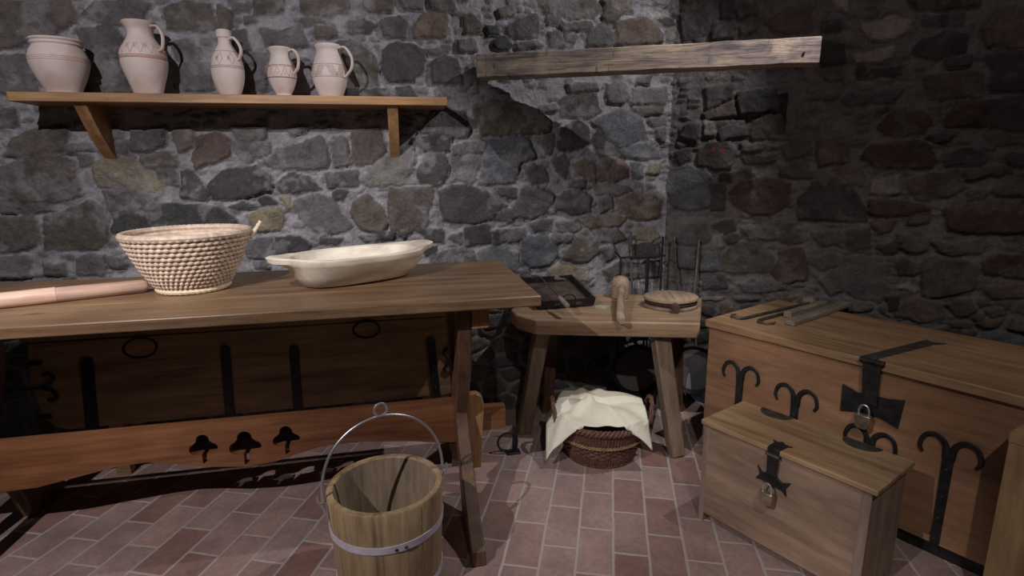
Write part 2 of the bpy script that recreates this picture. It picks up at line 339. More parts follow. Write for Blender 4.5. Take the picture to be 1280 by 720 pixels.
# traced stones: (tone, x,y, x,y, ...) in the frame of the photograph, laid back onto the wall plane
LEFT = """b 0 0 85 0 96 22 62 46 0 62;g 118 3 165 0 190 6 175 28 130 30 100 20;g 98 38 140 32 150 45 148 72 120 75 105 58;g 128 78 150 76 162 115 128 115
g 0 72 38 70 48 116 0 114;g 108 50 128 74 124 114 112 114;b 206 9 235 3 262 6 272 34 255 39 208 37;b 273 6 289 14 287 35 274 38;g 213 55 232 52 251 61 245 75 222 75;g 225 80 262 77 265 111 228 112;g 291 39 308 37 310 62 293 64
g 297 68 330 65 336 80 331 112 300 112;g 285 0 310 9 313 13 292 13;b 318 0 355 0 352 14 320 17;g 305 23 318 20 320 27 308 28;g 326 38 350 41 372 32 385 55 350 62 330 49;b 376 0 437 0 433 15 402 18 380 17;g 378 26 400 23 405 28 380 30;b 392 34 419 33 422 46 396 47
b 453 2 470 0 491 2 488 15 460 16;g 500 0 530 0 528 11 508 12;g 535 0 566 0 570 12 540 14;d 435 28 448 26 470 31 460 42 436 43;g 475 28 500 20 508 28 506 46 480 45;r 518 32 531 16 560 18 558 45 518 47;o 580 20 590 18 603 28 602 42 582 42
d 609 33 622 32 624 43 610 42;d 615 51 632 46 641 55 634 62 618 59;b 622 12 640 7 641 18 626 24;d 478 62 495 52 518 55 531 68 530 88 515 102 488 102 478 88;o 420 55 445 52 465 70 473 82 472 108 450 107;g 541 78 555 70 572 75 577 104 542 104
g 583 85 595 78 598 104 586 106;d 434 112 484 112 484 121 434 121;d 494 112 512 109 522 120 500 122;g 574 52 592 50 597 63 575 64;g 530 63 540 62 562 60 560 66 540 66;b 672 0 745 0 751 13 742 22 715 25 705 18 682 16;b 752 0 790 0 792 14 770 18 755 16;r 768 32 780 26 800 22 815 26 828 42 826 53 770 55
g 735 38 750 30 767 42 767 56 735 58;g 633 36 650 24 672 18 675 46 640 47;g 686 42 700 38 707 59 689 59;g 705 38 722 44 718 54 708 51;g 683 20 700 18 706 28 684 29;g 645 54 672 51 680 58 648 60;w 811 19 828 20 828 24 813 24;d 826 26 838 24 845 31 834 33
g 832 38 845 34 847 48 834 49;g 818 0 835 0 835 9 820 8;b 839 0 848 0 848 18 840 18;g 700 31 738 28 736 37 705 37;g 753 20 776 19 768 29 758 28;g 0 138 18 135 20 155 0 162;b 15 172 55 160 82 168 80 188 40 196 8 195;g 65 160 85 160 82 175 68 175
g 83 182 108 180 116 186 85 192;b 0 211 30 200 60 192 92 204 98 245 75 250 40 256 0 252;g 95 195 112 195 120 205 98 208;y 117 211 130 198 170 200 190 215 209 230 200 240 160 240 125 232;b 176 198 205 190 223 205 217 211 182 207;g 138 160 148 160 150 172 138 172
g 138 178 160 176 160 192 138 192;g 162 163 205 161 207 177 190 190 165 189;b 217 163 240 160 246 177 222 189;d 226 245 229 216 240 213 262 242 258 251;g 195 210 220 210 222 233 206 228;r 247 170 270 165 288 178 289 193 265 203 243 209 240 190;g 290 160 332 160 332 172 295 178
g 290 180 335 178 336 190 310 204 296 192;d 261 232 280 212 320 210 336 218 339 238 300 247 266 250;d 344 230 362 218 385 222 401 236 392 239 350 240;g 330 201 350 190 375 180 400 172 409 180 407 207 370 212 340 208;g 360 163 384 160 380 167 364 168;g 408 216 445 214 447 232 410 234
g 412 178 430 172 440 204 420 208;b 438 165 475 160 482 188 465 205 443 205;l 450 226 478 197 500 183 517 185 518 200 508 229 460 232;d 518 174 545 168 562 172 562 188 530 188;d 527 206 535 191 555 192 561 205 558 221 545 232 525 227 520 216;g 525 165 541 139 580 139 588 160 578 172 540 166
g 566 193 600 192 598 210 590 229 567 223;g 567 183 578 180 580 192 568 192;g 580 179 606 176 607 189 580 191;o 592 132 620 126 665 135 689 150 685 162 655 168 602 168;s 609 177 640 170 662 174 668 195 650 203 640 229 599 230;g 670 172 690 168 692 180 688 192 682 191;d 696 178 702 160 722 150 735 158 737 180 720 186 698 187
g 700 125 715 116 745 116 751 140 730 146 704 145;g 710 105 745 104 748 112 712 114;g 672 136 695 130 698 136 675 139;g 757 105 782 106 786 122 778 129 760 126;g 790 112 832 110 832 130 792 129;g 792 135 830 133 828 142 800 144;g 796 98 815 90 812 104 795 105;g 812 149 834 148 834 156 818 158
s 741 151 778 138 800 145 809 165 795 177 775 186 755 172;d 739 177 748 163 772 186 783 198 750 197;s 777 187 800 180 818 183 826 197 800 200 785 197;g 820 162 832 160 831 177 822 172;r 745 211 755 200 775 198 787 210 785 222 765 228 745 223;b 716 206 730 201 744 206 744 228 728 224
g 690 200 705 192 712 205 708 222 695 213;g 656 216 665 205 680 208 686 225 665 229;s 790 205 802 206 803 222 792 224;y 812 205 825 204 822 217 810 216;b 0 272 40 270 49 290 46 308 20 316 0 316;b 54 271 90 262 110 252 130 258 135 300 120 312 58 313;g 0 256 22 252 24 264 0 266
g 25 258 60 252 70 262 30 268;d 142 272 170 262 200 255 240 256 280 262 296 275 290 289 140 291;g 130 240 160 238 196 246 194 261 140 268;l 0 323 35 322 38 345 0 348;g 55 330 78 330 81 343 55 343;g 94 326 115 318 133 325 130 344 95 344;g 130 320 155 322 155 333 137 334
d 289 258 305 252 323 259 300 260;d 324 250 335 246 346 254 328 256;y 310 268 350 260 356 275 348 288 318 288;y 352 246 358 245 367 260 362 263;g 311 301 340 298 342 322 310 321;d 345 300 375 296 389 305 380 318 345 315;g 367 251 400 245 418 250 430 270 441 283 420 290 395 289 375 275
d 415 240 436 240 430 249 417 249;d 317 328 335 326 337 335 320 336;b 440 251 458 245 475 255 484 275 478 291 452 286 440 269;b 486 235 541 234 539 255 530 286 488 288;d 549 237 580 230 605 238 632 258 630 265 600 278 555 275 549 260;d 581 285 612 282 613 303 583 307;d 616 289 624 288 624 306 616 306
g 626 290 641 288 642 302 628 303;d 520 289 552 286 555 305 530 298;g 562 295 576 292 577 303 566 303;g 540 318 575 310 590 315 599 327 540 329;s 598 316 615 308 635 312 646 325 646 339 600 329;d 530 312 546 308 546 316 532 318;d 450 297 492 290 490 298 455 301;d 494 293 513 289 505 297
d 402 297 426 297 422 303 402 304;g 620 235 645 236 643 246 625 244;g 626 262 645 263 640 278 620 272;g 640 262 655 235 680 235 691 245 685 265 665 272 642 271;g 695 250 705 240 725 238 739 245 738 265 715 267 697 259;g 748 248 762 245 765 260 750 265;r 768 251 800 240 825 250 823 270 795 275 775 263
y 721 275 745 270 781 272 776 282 735 285;g 664 279 690 276 690 288 668 289;g 697 280 715 278 723 288 698 290;g 632 293 655 286 655 301 635 303;b 705 323 720 298 735 286 749 312 735 325 715 327;s 651 312 658 296 690 296 698 318 685 331 665 335 653 326;g 748 288 772 288 781 298 768 302 750 301
y 792 288 815 285 825 296 812 304 795 299;g 690 295 715 294 712 302 694 303;g 751 310 765 305 769 318 758 326;y 684 336 705 330 736 336 736 351 690 351;g 755 340 775 328 800 332 806 346 760 351;g 715 226 728 225 730 233 712 234;d 785 306 822 306 825 320 790 322;g 740 230 775 232 791 238 770 245 745 241
d 805 325 825 325 822 345 808 346;g 650 338 662 338 664 349 652 346;g 604 395 640 392 642 404 610 409;g 655 400 668 402 664 418 654 414;g 700 418 720 420 716 432 702 431;g 722 418 758 420 756 440 724 441;d 744 455 758 442 763 452 750 461;g 727 463 752 465 746 478 729 473"""
RIGHT = """k 850 20 880 8 898 20 890 40 855 50;k 894 29 918 28 918 48 891 50;g 922 12 945 5 948 18 925 21;r 958 28 985 11 1013 15 1013 32 985 42 964 36;g 925 31 950 28 940 40 925 42;k 903 2 918 0 918 22 903 20;w 1042 0 1060 0 1060 14 1048 12;k 1030 28 1050 25 1050 38 1028 39;k 1028 52 1055 55 1055 78 1028 82
g 1022 90 1050 84 1055 98 1035 99;k 882 110 915 105 915 122 885 136;r 880 142 918 126 920 143 885 148;k 922 115 970 110 972 139 925 142;k 855 158 875 155 870 176 850 170;w 880 152 892 152 893 168 880 168;g 900 160 920 155 935 168 900 175;b 940 150 965 140 985 150 985 172 940 173
K 874 190 885 178 910 178 920 190 912 210 895 213 873 205;s 838 211 855 205 885 211 890 230 888 258 860 263 838 255 833 235;k 843 190 862 185 862 200 848 205;g 925 182 960 180 962 187 930 189;k 930 197 972 195 970 202 932 203;g 978 180 1010 178 1015 192 985 198;g 975 208 1010 205 1015 222 978 218
r 1022 178 1040 175 1060 180 1060 204 1025 205;R 911 241 925 228 960 222 986 230 985 255 965 268 940 268 915 251;k 902 218 912 217 914 225 902 226;k 1000 250 1015 229 1040 225 1060 232 1083 262 1080 276 1000 273;k 889 232 905 232 905 262 890 263;w 1078 31 1110 22 1140 26 1138 38 1115 48 1090 48
k 1152 22 1202 18 1200 30 1154 32;R 1138 0 1225 0 1225 8 1145 13;w 1066 69 1118 58 1115 72 1100 78 1068 78;k 1090 90 1128 82 1125 94 1085 97;k 1070 86 1080 84 1085 96 1072 97;k 1140 65 1155 50 1190 35 1205 45 1205 65 1175 72 1145 69;k 1184 74 1215 70 1215 80 1188 82;r 1225 35 1245 15 1282 12 1282 60 1235 56
k 1235 70 1282 66 1282 95 1238 96;r 1153 98 1175 92 1225 90 1231 110 1205 122 1165 122;g 1052 126 1065 118 1085 120 1128 110 1120 125 1060 133;k 1235 99 1282 99 1282 113 1238 114;R 1101 155 1115 142 1155 138 1166 150 1155 165 1120 170 1105 166;R 1182 150 1195 130 1234 128 1232 158 1185 160
k 1237 128 1282 120 1282 162 1238 160;R 1078 196 1090 182 1140 176 1160 182 1170 202 1165 210 1095 208;k 1160 170 1190 168 1181 176;k 1177 193 1215 185 1233 195 1228 205 1185 208;r 1235 170 1250 165 1282 170 1276 178 1240 182;r 1040 213 1060 208 1078 215 1078 233 1045 232;w 1090 225 1125 220 1125 240 1092 242
r 1134 226 1160 218 1198 215 1206 235 1185 245 1140 243;g 1206 216 1256 208 1252 218 1208 223;r 1240 235 1282 228 1282 245 1245 242;k 1258 195 1282 193 1282 206 1260 204;r 1210 241 1235 238 1230 248 1212 249;R 1088 250 1115 250 1161 260 1155 266 1110 270 1088 265;R 1137 269 1160 265 1160 280 1138 281
r 1087 278 1119 275 1110 288 1098 290;o 1057 290 1085 288 1088 311 1062 312;g 1120 294 1160 298 1158 312 1135 315 1122 306;r 1163 300 1180 305 1205 308 1231 305 1225 315 1190 318 1172 311;R 1178 263 1230 254 1282 250 1282 290 1230 290 1190 286;g 1040 340 1050 326 1080 320 1108 336 1109 365 1100 378 1070 372 1050 356
k 1120 330 1130 325 1149 332 1145 343 1125 343;w 1122 358 1135 354 1145 362 1142 367;o 1151 331 1170 322 1205 325 1226 335 1215 362 1180 370 1155 369;R 1230 328 1250 320 1282 322 1282 349 1235 342;r 1230 361 1282 352 1282 372 1240 373;k 1098 310 1126 305 1120 315 1105 316;g 845 301 858 282 880 282 886 300 880 305 850 305
k 888 283 918 275 918 290 900 291;w 890 296 903 293 903 310 890 312;k 908 297 923 295 920 305 910 304;g 928 285 965 282 969 298 935 301;k 972 300 985 290 1006 300 990 306;g 1014 292 1050 290 1056 302 1025 308;o 901 322 920 305 950 303 966 318 966 339 904 341;R 967 340 975 315 1000 310 1009 325 1006 350 975 353
g 845 312 870 310 870 335 848 334;s 880 320 898 318 901 337 875 339;k 878 345 905 345 908 361 878 361;g 924 356 975 352 981 362 930 366;g 1011 325 1045 318 1051 330 1025 336;g 1024 351 1045 340 1053 362 1040 369;k 1110 370 1122 370 1122 386 1112 388;r 1135 375 1160 373 1179 380 1179 398 1150 402 1119 393
g 1184 380 1210 376 1221 388 1212 393 1195 393;g 1233 387 1250 386 1257 393 1240 396;g 1187 402 1215 403 1212 409 1192 407;g 1032 232 1045 214 1028 226"""
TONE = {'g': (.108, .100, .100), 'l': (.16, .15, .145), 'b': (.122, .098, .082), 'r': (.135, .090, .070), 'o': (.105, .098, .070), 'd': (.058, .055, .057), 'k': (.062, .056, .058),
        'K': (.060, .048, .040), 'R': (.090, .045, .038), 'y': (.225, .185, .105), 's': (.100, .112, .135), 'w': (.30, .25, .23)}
def vor(P, seeds, aspect, jit):
    """distance to the cell edge and cell index, by brute force over chunks"""
    sx = seeds*np.array([1, aspect]); Q = P*np.array([1, aspect])
    d1 = np.full(len(Q), 9.); d2 = np.full(len(Q), 9.); id1 = np.zeros(len(Q), int)
    order = np.argsort(sx[:, 0]); sx = sx[order]
    cell = .02; 
    for k, (a, b) in enumerate(sx):
        r = jit
        m = np.nonzero((np.abs(Q[:, 0]-a) < r) & (np.abs(Q[:, 1]-b) < r))[0]
        d = np.hypot(Q[m, 0]-a, Q[m, 1]-b)
        b1 = d < d1[m]
        mm = m[b1]; d2[mm] = d1[mm]; d1[mm] = d[b1]; id1[mm] = order[k]
        m2 = m[~b1]; dd = d[~b1]; b2 = dd < d2[m2]; d2[m2[b2]] = dd[b2]
    return (d2-d1)/2, id1
def vnoise(P, s, seed):
    r = np.random.default_rng(seed); G = r.random((128, 128)); q = P*s
    i = np.floor(q).astype(int); f = q-i; f = f*f*(3-2*f)
    g = lambda a, b: G[(i[:, 0]+a) % 128, (i[:, 1]+b) % 128]
    return (g(0, 0)*(1-f[:, 0])+g(1, 0)*f[:, 0])*(1-f[:, 1])+(g(0, 1)*(1-f[:, 0])+g(1, 1)*f[:, 0])*f[:, 1]-.5
def stone_wall(name, length, height, traced, to_uv, origin, rot, step, seed, mortar, stone_k=1., red_glints=()):
    """local frame: x along the wall, z up, -y into the room; u,v = x,z"""
    r = np.random.default_rng(seed)
    nx, nz = int(length/step)+1, int(height/step)+1
    U = np.linspace(0, length, nx); Zs = np.linspace(0, height, nz)
    gu, gz = np.meshgrid(U, Zs); P = np.stack([gu.ravel(), gz.ravel()], 1)
    # crooked joints
    PW = P+np.stack([vnoise(P, 22, seed+1)*.014+vnoise(P, 60, seed+5)*.006, vnoise(P, 22, seed+2)*.012+vnoise(P, 60, seed+6)*.006], 1)
    H = np.zeros(len(P)); C = np.tile(np.array(mortar), (len(P), 1)); out = np.full(len(P), 9.)
    H += vnoise(P, 9, seed+3)*.008+vnoise(P, 30, seed+4)*.004
    base = H.copy()
    def put(idx, dist, hgt, edge, tone, tilt):
        t = np.clip(dist/edge, 0, 1); p = hgt*np.sqrt(1-(1-t)**2)
        rel = PW[idx]-PW[idx].mean(0)
        p = p*(1+np.clip(rel@tilt, -.5, .5))+t*(vnoise(PW[idx], 35, int(hgt*1e5) % 97)*.006+vnoise(PW[idx], 14, int(hgt*1e6) % 89)*.008)
        H[idx] = base[idx]+p
        a = np.clip(dist/.004, 0, 1)[:, None]; C[idx] = C[idx]*(1-a)+tone*a
    uvs = []
    for ln in traced.replace('\n', ';').split(';'):
        w = ln.split(); k = w[0]; q = [float(a) for a in w[1:]]
        uvs.append((k, np.array([to_uv(q[i], q[i+1]) for i in range(0, len(q), 2)])))
    for k, poly in uvs:
        lo = poly.min(0)-.03; hi = poly.max(0)+.03
        idx = np.nonzero((PW[:, 0] > lo[0]) & (PW[:, 0] < hi[0]) & (PW[:, 1] > lo[1]) & (PW[:, 1] < hi[1]))[0]
        if not len(idx): continue
        q = PW[idx]; d = np.full(len(q), 9.); ins = np.zeros(len(q), bool); n = len(poly)
        for i in range(n):
            a, b = poly[i], poly[(i+1) % n]; e = b-a
            t = np.clip(((q-a)@e)/(e@e+1e-12), 0, 1); d = np.minimum(d, np.hypot(*(q-a-t[:, None]*e).T))
            c = ((a[1] > q[:, 1]) != (b[1] > q[:, 1])) & (q[:, 0] < (b[0]-a[0])*(q[:, 1]-a[1])/(b[1]-a[1]+1e-12)+a[0]); ins ^= c
        sd = np.where(ins, d, -d)+.0075; out[idx] = np.minimum(out[idx], np.where(ins, -d, d))
        size = min(*(hi-lo-.06)); g = sd > 0
        if not g.any(): continue
        tone = np.array(TONE[k]); tone = (tone*.62+tone.mean()*.38)*r.uniform(.82, 1.2)*stone_k*np.array([1, r.uniform(.97, 1.02), r.uniform(.96, 1.05)])
        put(idx[g], sd[g], r.uniform(.012, .026), min(.011, max(.005, size*.25)), tone, r.normal(0, 1.6, 2))
    # small rubble pressed into the wide joints of the traced part, and courses of stones everywhere else
    def px_in(P):
        W = np.array(origin)[None, :]+P[:, :1]*np.array([math.cos(rot), math.sin(rot), 0])+P[:, 1:]*np.array([0, 0, 1.])
        d = W-CAM; z = d@FW; x = 640+FPX*(d@RT)/z; y = 360+FPX*(d@DN)/z
        return (x > -6) & (x < 1284) & (y > -4) & (y < 372) & (z > 0)
    inside = px_in(P)
    near = np.minimum(out, 9)
    # chips
    L = []
    for a in np.arange(0, length, .058):
        for b in np.arange(0, height, .027): L.append((a+r.uniform(-.018, .018), b+r.uniform(-.008, .008)))
    L = np.array(L); d, ci = vor(PW, L, 1.9, .09); 
    keep = r.random(len(L)) < .5; hh = r.uniform(.004, .013, len(L)); kt = r.choice(['g', 'g', 'g', 'd', 'b', 'l', 'g'], len(L))
    sd = np.minimum(d*.75-.0032, near-.004); g = inside & (sd > 0) & keep[ci]
    idx = np.nonzero(g)[0]; t = np.clip(sd[g]/.007, 0, 1); H[idx] = base[idx]+hh[ci[g]]*np.sqrt(1-(1-t)**2)
    tn = (np.array([TONE[k] for k in kt])*.6*stone_k+np.array(mortar)*.4)[ci[g]]*(.8+.4*r.random(len(L))[ci[g]])[:, None]; a = np.clip(sd[g]/.004, 0, 1)[:, None]; C[idx] = C[idx]*(1-a)+tn*a
    # big courses
    L = []; b = 0.; 
    while b < height+.1:
        hgt = r.uniform(.055, .105); a = r.uniform(-.05, .05)
        while a < length+.1:
            w = r.uniform(.07, .19); L.append((a+w/2, b+hgt/2+r.uniform(-.018, .018))); a += w
        b += hgt
    L = np.array(L); d, ci = vor(PW, L, 1.45, .3)
    kk = r.choice(['g', 'b', 'd', 'g', 'r', 'l', 'o', 's'], len(L)); hh = r.uniform(.010, .026, len(L))
    tl = r.normal(0, 1.6, (len(L), 2))
    sd = np.minimum(d*.9-.007, near-.012); g = (~inside) & (sd > 0)
    idx = np.nonzero(g)[0]; t = np.clip(sd[g]/.016, 0, 1); cg = ci[g]
    rel = np.clip(((P[idx]-L[cg])*tl[cg]).sum(1), -.4, .4)
    H[idx] = base[idx]+hh[cg]*np.sqrt(1-(1-t)**2)*(1+rel)+t*vnoise(P[idx], 35, 3)*.006
    tn = stone_k*np.array([TONE[k] for k in kk])[cg]*(.8+.4*r.random(len(L))[cg])[:, None]; a = np.clip(sd[g]/.004, 0, 1)[:, None]; C[idx] = C[idx]*(1-a)+tn*a
    sm_ = np.clip((vnoise(P, 11, seed+21)+vnoise(P, 38, seed+22)*.7+vnoise(P, 90, seed+23)*.3-.10)*2.6, 0, .42)[:, None]; C = C*(1-sm_)+np.array(mortar)*.9*sm_
    for (u, v, rr, cc) in red_glints:
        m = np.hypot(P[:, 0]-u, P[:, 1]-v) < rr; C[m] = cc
    V = np.stack([P[:, 0], -H, P[:, 1]], 1)
    nb = len(V); ii = np.arange(nx*nz).reshape(nz, nx)
    F = np.stack([ii[:-1, :-1], ii[:-1, 1:], ii[1:, 1:], ii[1:, :-1]], -1).reshape(-1, 4)
    # a solid back
    V = np.vstack([V, [[0, .25, 0], [length, .25, 0], [length, .25, height], [0, .25, height]]])
    me = bpy.data.meshes.new(name)
    faces = F.tolist()+[[nb+1, nb, nb+3, nb+2]]
    faces += [list(ii[:, 0][::-1])+[nb, nb+3][::1], list(ii[:, -1])+[nb+2, nb+1], list(ii[-1, :])[::-1]+[nb+3, nb+2]]
    me.from_pydata(V.tolist(), [], faces)
    sm = [True]*len(F)+[False]*(len(faces)-len(F)); me.polygons.foreach_set('use_smooth', sm)
    ca = me.color_attributes.new('stone_col', 'FLOAT_COLOR', 'POINT')
    cc = np.ones((len(V), 4)); cc[:nb, :3] = C; cc[nb:, :3] = mortar; ca.data.foreach_set('color', cc.ravel())
    me.materials.append(STONE)
    o = bpy.data.objects.new(name, me); COL.objects.link(o); o.location = origin; o.rotation_euler = (0, 0, rot); o['kind'] = 'structure'
    return o
BX0 = -2.3
def uvL(x, y):
    p = ony(x, y, WY-.012); return (p.x-BX0, p.z)
def uvR(x, y):
    p = np.array(onpl(x, y, np.array([CX, WY, 0])-RN*.012, RN)); return ((p-np.array([CX, WY, 0]))@RD, p[2])
def spot(x, y):
    u, v = uvR(x, y); return u, v
wall_back = stone_wall('wall_back', CX-BX0, 2.3, LEFT, uvL, (BX0, WY, 0), 0, .0065, 3, (.27, .262, .285))
wall_right = stone_wall('wall_right', 1.9, 2.3, RIGHT, uvR, (CX, WY, 0), RA, .0065, 5, (.115, .106, .108), .68,  # this wall's weaker light is put into darker mortar and stone colours
                        red_glints=[(*spot(888, 188), .007, (.22, .02, .02)), (*spot(892, 187), .006, (.22, .02, .02)), (*spot(902, 188), .007, (.22, .02, .02)), (*spot(906, 188), .005, (.22, .02, .02))])  # red dots: a reflection painted into the stone colour

# floor: turned to the bond of the bricks
TH = -.383
fl = MB()
c, s_ = math.cos(TH), math.sin(TH)
# object x axis = along a brick (world direction (-s, c)), object y axis = across (world (-c,-s)) keeps it right handed
FM = Matrix(((-s_, -c, 0), (c, -s_, 0), (0, 0, 1)))
corners = [(BX0-.0, -.6), (2.9, -.6), (2.9, 1.0), (CX+1.9*RD[0]+.05, WY+1.9*RD[1]+.1), (CX+.05, WY+.12), (BX0, WY+.12)]
o_off = Vector((1.8365, -.0255, 0))   # joints counted from here, in (along, across)
P = []
for x, y in corners:
    w = FM.transposed() @ Vector((x, y, 0)); P.append(w)
fo = MB(); fo.prism([(p.x, p.y) for p in P], -.08, 0, 'xy')
floor = fo.build('floor', None) if False else None
FLM = floor_mat()
# shift the brick pattern by the mapping so that joints fall where they are laid
for n in FLM.node_tree.nodes:
    if n.type == 'MAPPING': n.inputs['Location'].default_value = (-1.836+.208*9+.104+.005, .0295-.107+.107*20-.0035+.107, 0)
floor = fo.build('floor', FLM); floor['kind'] = 'structure'
floor.matrix_world = FM.to_4x4()
floor.rotation_euler = FM.to_euler()

# ------------------------------------------------------------------ shelf and pots
SF, SZ0, SZ1 = 2.27, 1.377, 1.409
a = ony(8.3, 120, SF); b_ = ony(559, 129, SF)
SX0, SX1 = a.x, b_.x
SZ0, SZ1 = ony(300, 129.2, SF).z, ony(300, 118.0, SF).z
shelf = thing('wall_shelf', 'long brown wooden shelf on the rubble wall carrying five pale pots', 'shelf', ((SX0+SX1)/2, WY, SZ0))
MB().box(SX0, SX1, SF, WY-.004, SZ0, SZ1).build('board', W_SHELF, shelf, .002, True)
def bracket(px):
    x = ony(px, 160, 2.36).x
    pr = [(SF+.015, SZ0), (WY+.005, SZ0), (WY+.005, SZ0-.215), (WY-.03, SZ0-.2), (WY-.075, SZ0-.15), (WY-.15, SZ0-.035)]
    pr = [(SF+.02, SZ0), (WY-.002, SZ0), (WY-.002, SZ0-.20)]+[(SF+.02+t*(WY-.002-SF-.02)*(1-.0)+.0, SZ0-.2*(t**1.0)-.018*math.sin(PI*t)) for t in (.85, .7, .55, .4, .25, .12)]
    MB().prism(pr, x-.02, x+.02, 'yz').build('bracket', W_SHELFZ, shelf, .002, True)
bracket(116); bracket(492)

def prof_r(prof, z):
    for (r0, z0), (r1, z1) in zip(prof, prof[1:]):
        if z0 <= z <= z1 and z1 > z0: return r0+(r1-r0)*(z-z0)/(z1-z0)
    return prof[-1][0]
def smoothprof(p, n=6):
    return [(q.x, q.y) for q in bez([(a, b, 0) for a, b in p], n)]
def painted(mb, prof, path, w=.0011):
    pts = []
    for i in range(len(path)-1):
        (a0, z0), (a1, z1) = path[i], path[i+1]; n = max(2, int(abs(a1-a0)/.08)+2)
        for k in range(n): t = k/n; pts.append((a0+(a1-a0)*t, z0+(z1-z0)*t))
    pts.append(path[-1])
    V = [Vector(((prof_r(prof, z)+.0003)*math.cos(a), (prof_r(prof, z)+.0003)*math.sin(a), z)) for a, z in pts]
    V = [v for i, v in enumerate(V) if i == 0 or (v-V[i-1]).length > 1e-5]
    if len(V) > 1: mb.tube(V, w, 5)
def circle_path(z): return [(2*PI*i/40, z) for i in range(41)]
def pot(name, label, px, base_r, prof, h, handle=None, spout=0, deco=None, mat=POT, y=2.37, sc=1.):
    """prof: (r, z/h) outer profile from the foot up, in metres"""
    x = ony(px, 117, y).x
    t = thing(name, label, 'pot' if name == 'storage_pot' else 'jug', (x, y, SZ1), -.42, 'pots and jugs on the wall shelf')
    h *= sc; handle = [(a*sc, b*sc) for a, b in handle] if handle else None
    pr = smoothprof([(r*sc, z*h) for r, z in prof], 6)
    th = .006
    body = MB(); n = 56; rings = []
    inner = [(max(r-th, .004), z) for r, z in reversed(pr) if z > .012]+[(.004, .012)]
    full_p = pr+[(pr[-1][0]-th*.5, h+.003)]+inner
    for r, z in full_p:
        R = []
        for i in range(n):
            a = 2*PI*i/n; rr = r
            if spout and z > h*.86:
                k = max(0, math.cos(a-PI))**14; rr = r+spout*k*((z-h*.86)/(h*.14))
            R.append((rr*math.cos(a), rr*math.sin(a), z))
        rings.append(R)
    body.loft(rings, True, True).build('body', mat, t)
    if handle:
        hs = bez([(a*1., 0, b) for a, b in handle], 8)
        MB().tube(hs, .0075, 10, flat=.62, up=None).build('handle', mat, t)
    if deco:
        for i, (m, paths, w) in enumerate(deco(pr, h)):
            mb = MB()
            for p_ in paths: painted(mb, pr, p_, w)
            mb.build('painted_decoration', m, t)
    return t, pr
TAU = 2*PI
def bands(zs, h): return [circle_path(z*h) for z in zs]
pot('storage_pot', 'wide-mouthed pale pot with pink blotches and no handle, at the shelf end', 81, .055,
    [(.054, 0), (.056, .03), (.060, .10), (.080, .32), (.0945, .55), (.095, .68), (.085, .82), (.077, .88), (.083, .92), (.080, .95), (.086, .985), (.085, 1.)], .196,
    deco=lambda pr, h: [(PAINTO, bands((.60, .635, .665), h), .0007)], y=2.365, sc=.92)
def d2(pr, h):
    P1 = []
    for k in range(14):
        a = TAU*k/14; P1.append([(a, .56*h), (a+.22, .70*h), (a+.44, .56*h)]); P1.append([(a+.1, .70*h), (a+.22, .62*h)]); P1.append([(a+.3, .7*h), (a+.22, .64*h)])
    return [(PAINTO, bands((.50, .515, .535), h), .0012), (PAINTO, P1, .0008)]
pot('pitcher', 'tallest pale pitcher with orange bands, flared rim and arched handle', 186, .05,
    [(.044, 0), (.046, .03), (.054, .15), (.070, .36), (.0745, .50), (.070, .62), (.052, .74), (.042, .82), (.042, .90), (.052, .97), (.056, 1.)], .248,
    [(.050, .236), (.075, .232), (.092, .200), (.084, .160), (.066, .150)], .012, d2)
def d3(pr, h):
    P1 = []
    for k in range(8):
        a = TAU*k/8
        P1.append([(a, .56*h), (a+.2, .66*h), (a+.39, .56*h), (a+.2, .47*h), (a, .56*h)])
        for j in range(4):
            g = PI*j/4; P1.append([(a+.0+.13*math.cos(g), .57*h+.009*math.sin(g)), (a-.13*math.cos(g), .57*h-.009*math.sin(g))])
    return [(PAINT, bands((.43, .455, .68), h), .0009), (PAINT, P1, .0006)]
pot('bottle_jug', 'narrow-necked pale bottle jug with dark star pattern and thin loop handle', 288, .04,
    [(.034, 0), (.035, .03), (.040, .08), (.052, .24), (.0565, .40), (.052, .56), (.036, .70), (.0235, .80), (.0225, .88), (.026, .90), (.0255, .99), (.024, 1.)], .232,
    [(.022, .203), (.040, .205), (.060, .180), (.064, .155), (.052, .130)], 0, d3, POTW)
def d4(pr, h):
    P1 = []
    for k in range(12):
        a = TAU*k/12; P1.append([(a, .42*h), (a+.26, .60*h), (a+.52, .42*h)]); P1.append([(a+.2, .44*h), (a+.26, .50*h), (a+.34, .44*h)])
    return [(PAINT, bands((.39, .40, .62, .645), h), .0009), (PAINTO, P1, .0008)]
pot('small_jug', 'smallest pale jug with brown bands, pouring lip and striped handle', 355, .03,
    [(.028, 0), (.028, .04), (.026, .08), (.036, .2), (.047, .38), (.048, .50), (.042, .66), (.033, .80), (.033, .90), (.038, .985), (.038, 1.)], .165,
    [(.034, .155), (.052, .158), (.068, .135), (.064, .100), (.047, .080)], .010, d4, sc=1.07)
def d5(pr, h):
    P1 = []
    for k in range(5):
        a = TAU*k/5
        for j in range(5):
            P1.append([(a+.09*j, .60*h), (a+.09*j+.30, .40*h)]); 
            P1.append([(a+.55+.09*j, .40*h), (a+.55+.09*j+.30, .60*h)])
    return [(PAINT, bands((.385, .62), h), .0008), (PAINT, P1, .0008)]
pot('hatched_jug', 'pale jug with a hatched brown band and wide arched handle near the bracket', 414, .04,
    [(.038, 0), (.039, .03), (.044, .1), (.056, .28), (.061, .44), (.059, .55), (.047, .76), (.040, .88), (.044, .96), (.044, 1.)], .178,
    [(.040, .168), (.066, .168), (.088, .135), (.086, .100), (.060, .070)], 0, d5, POTW, sc=1.08)

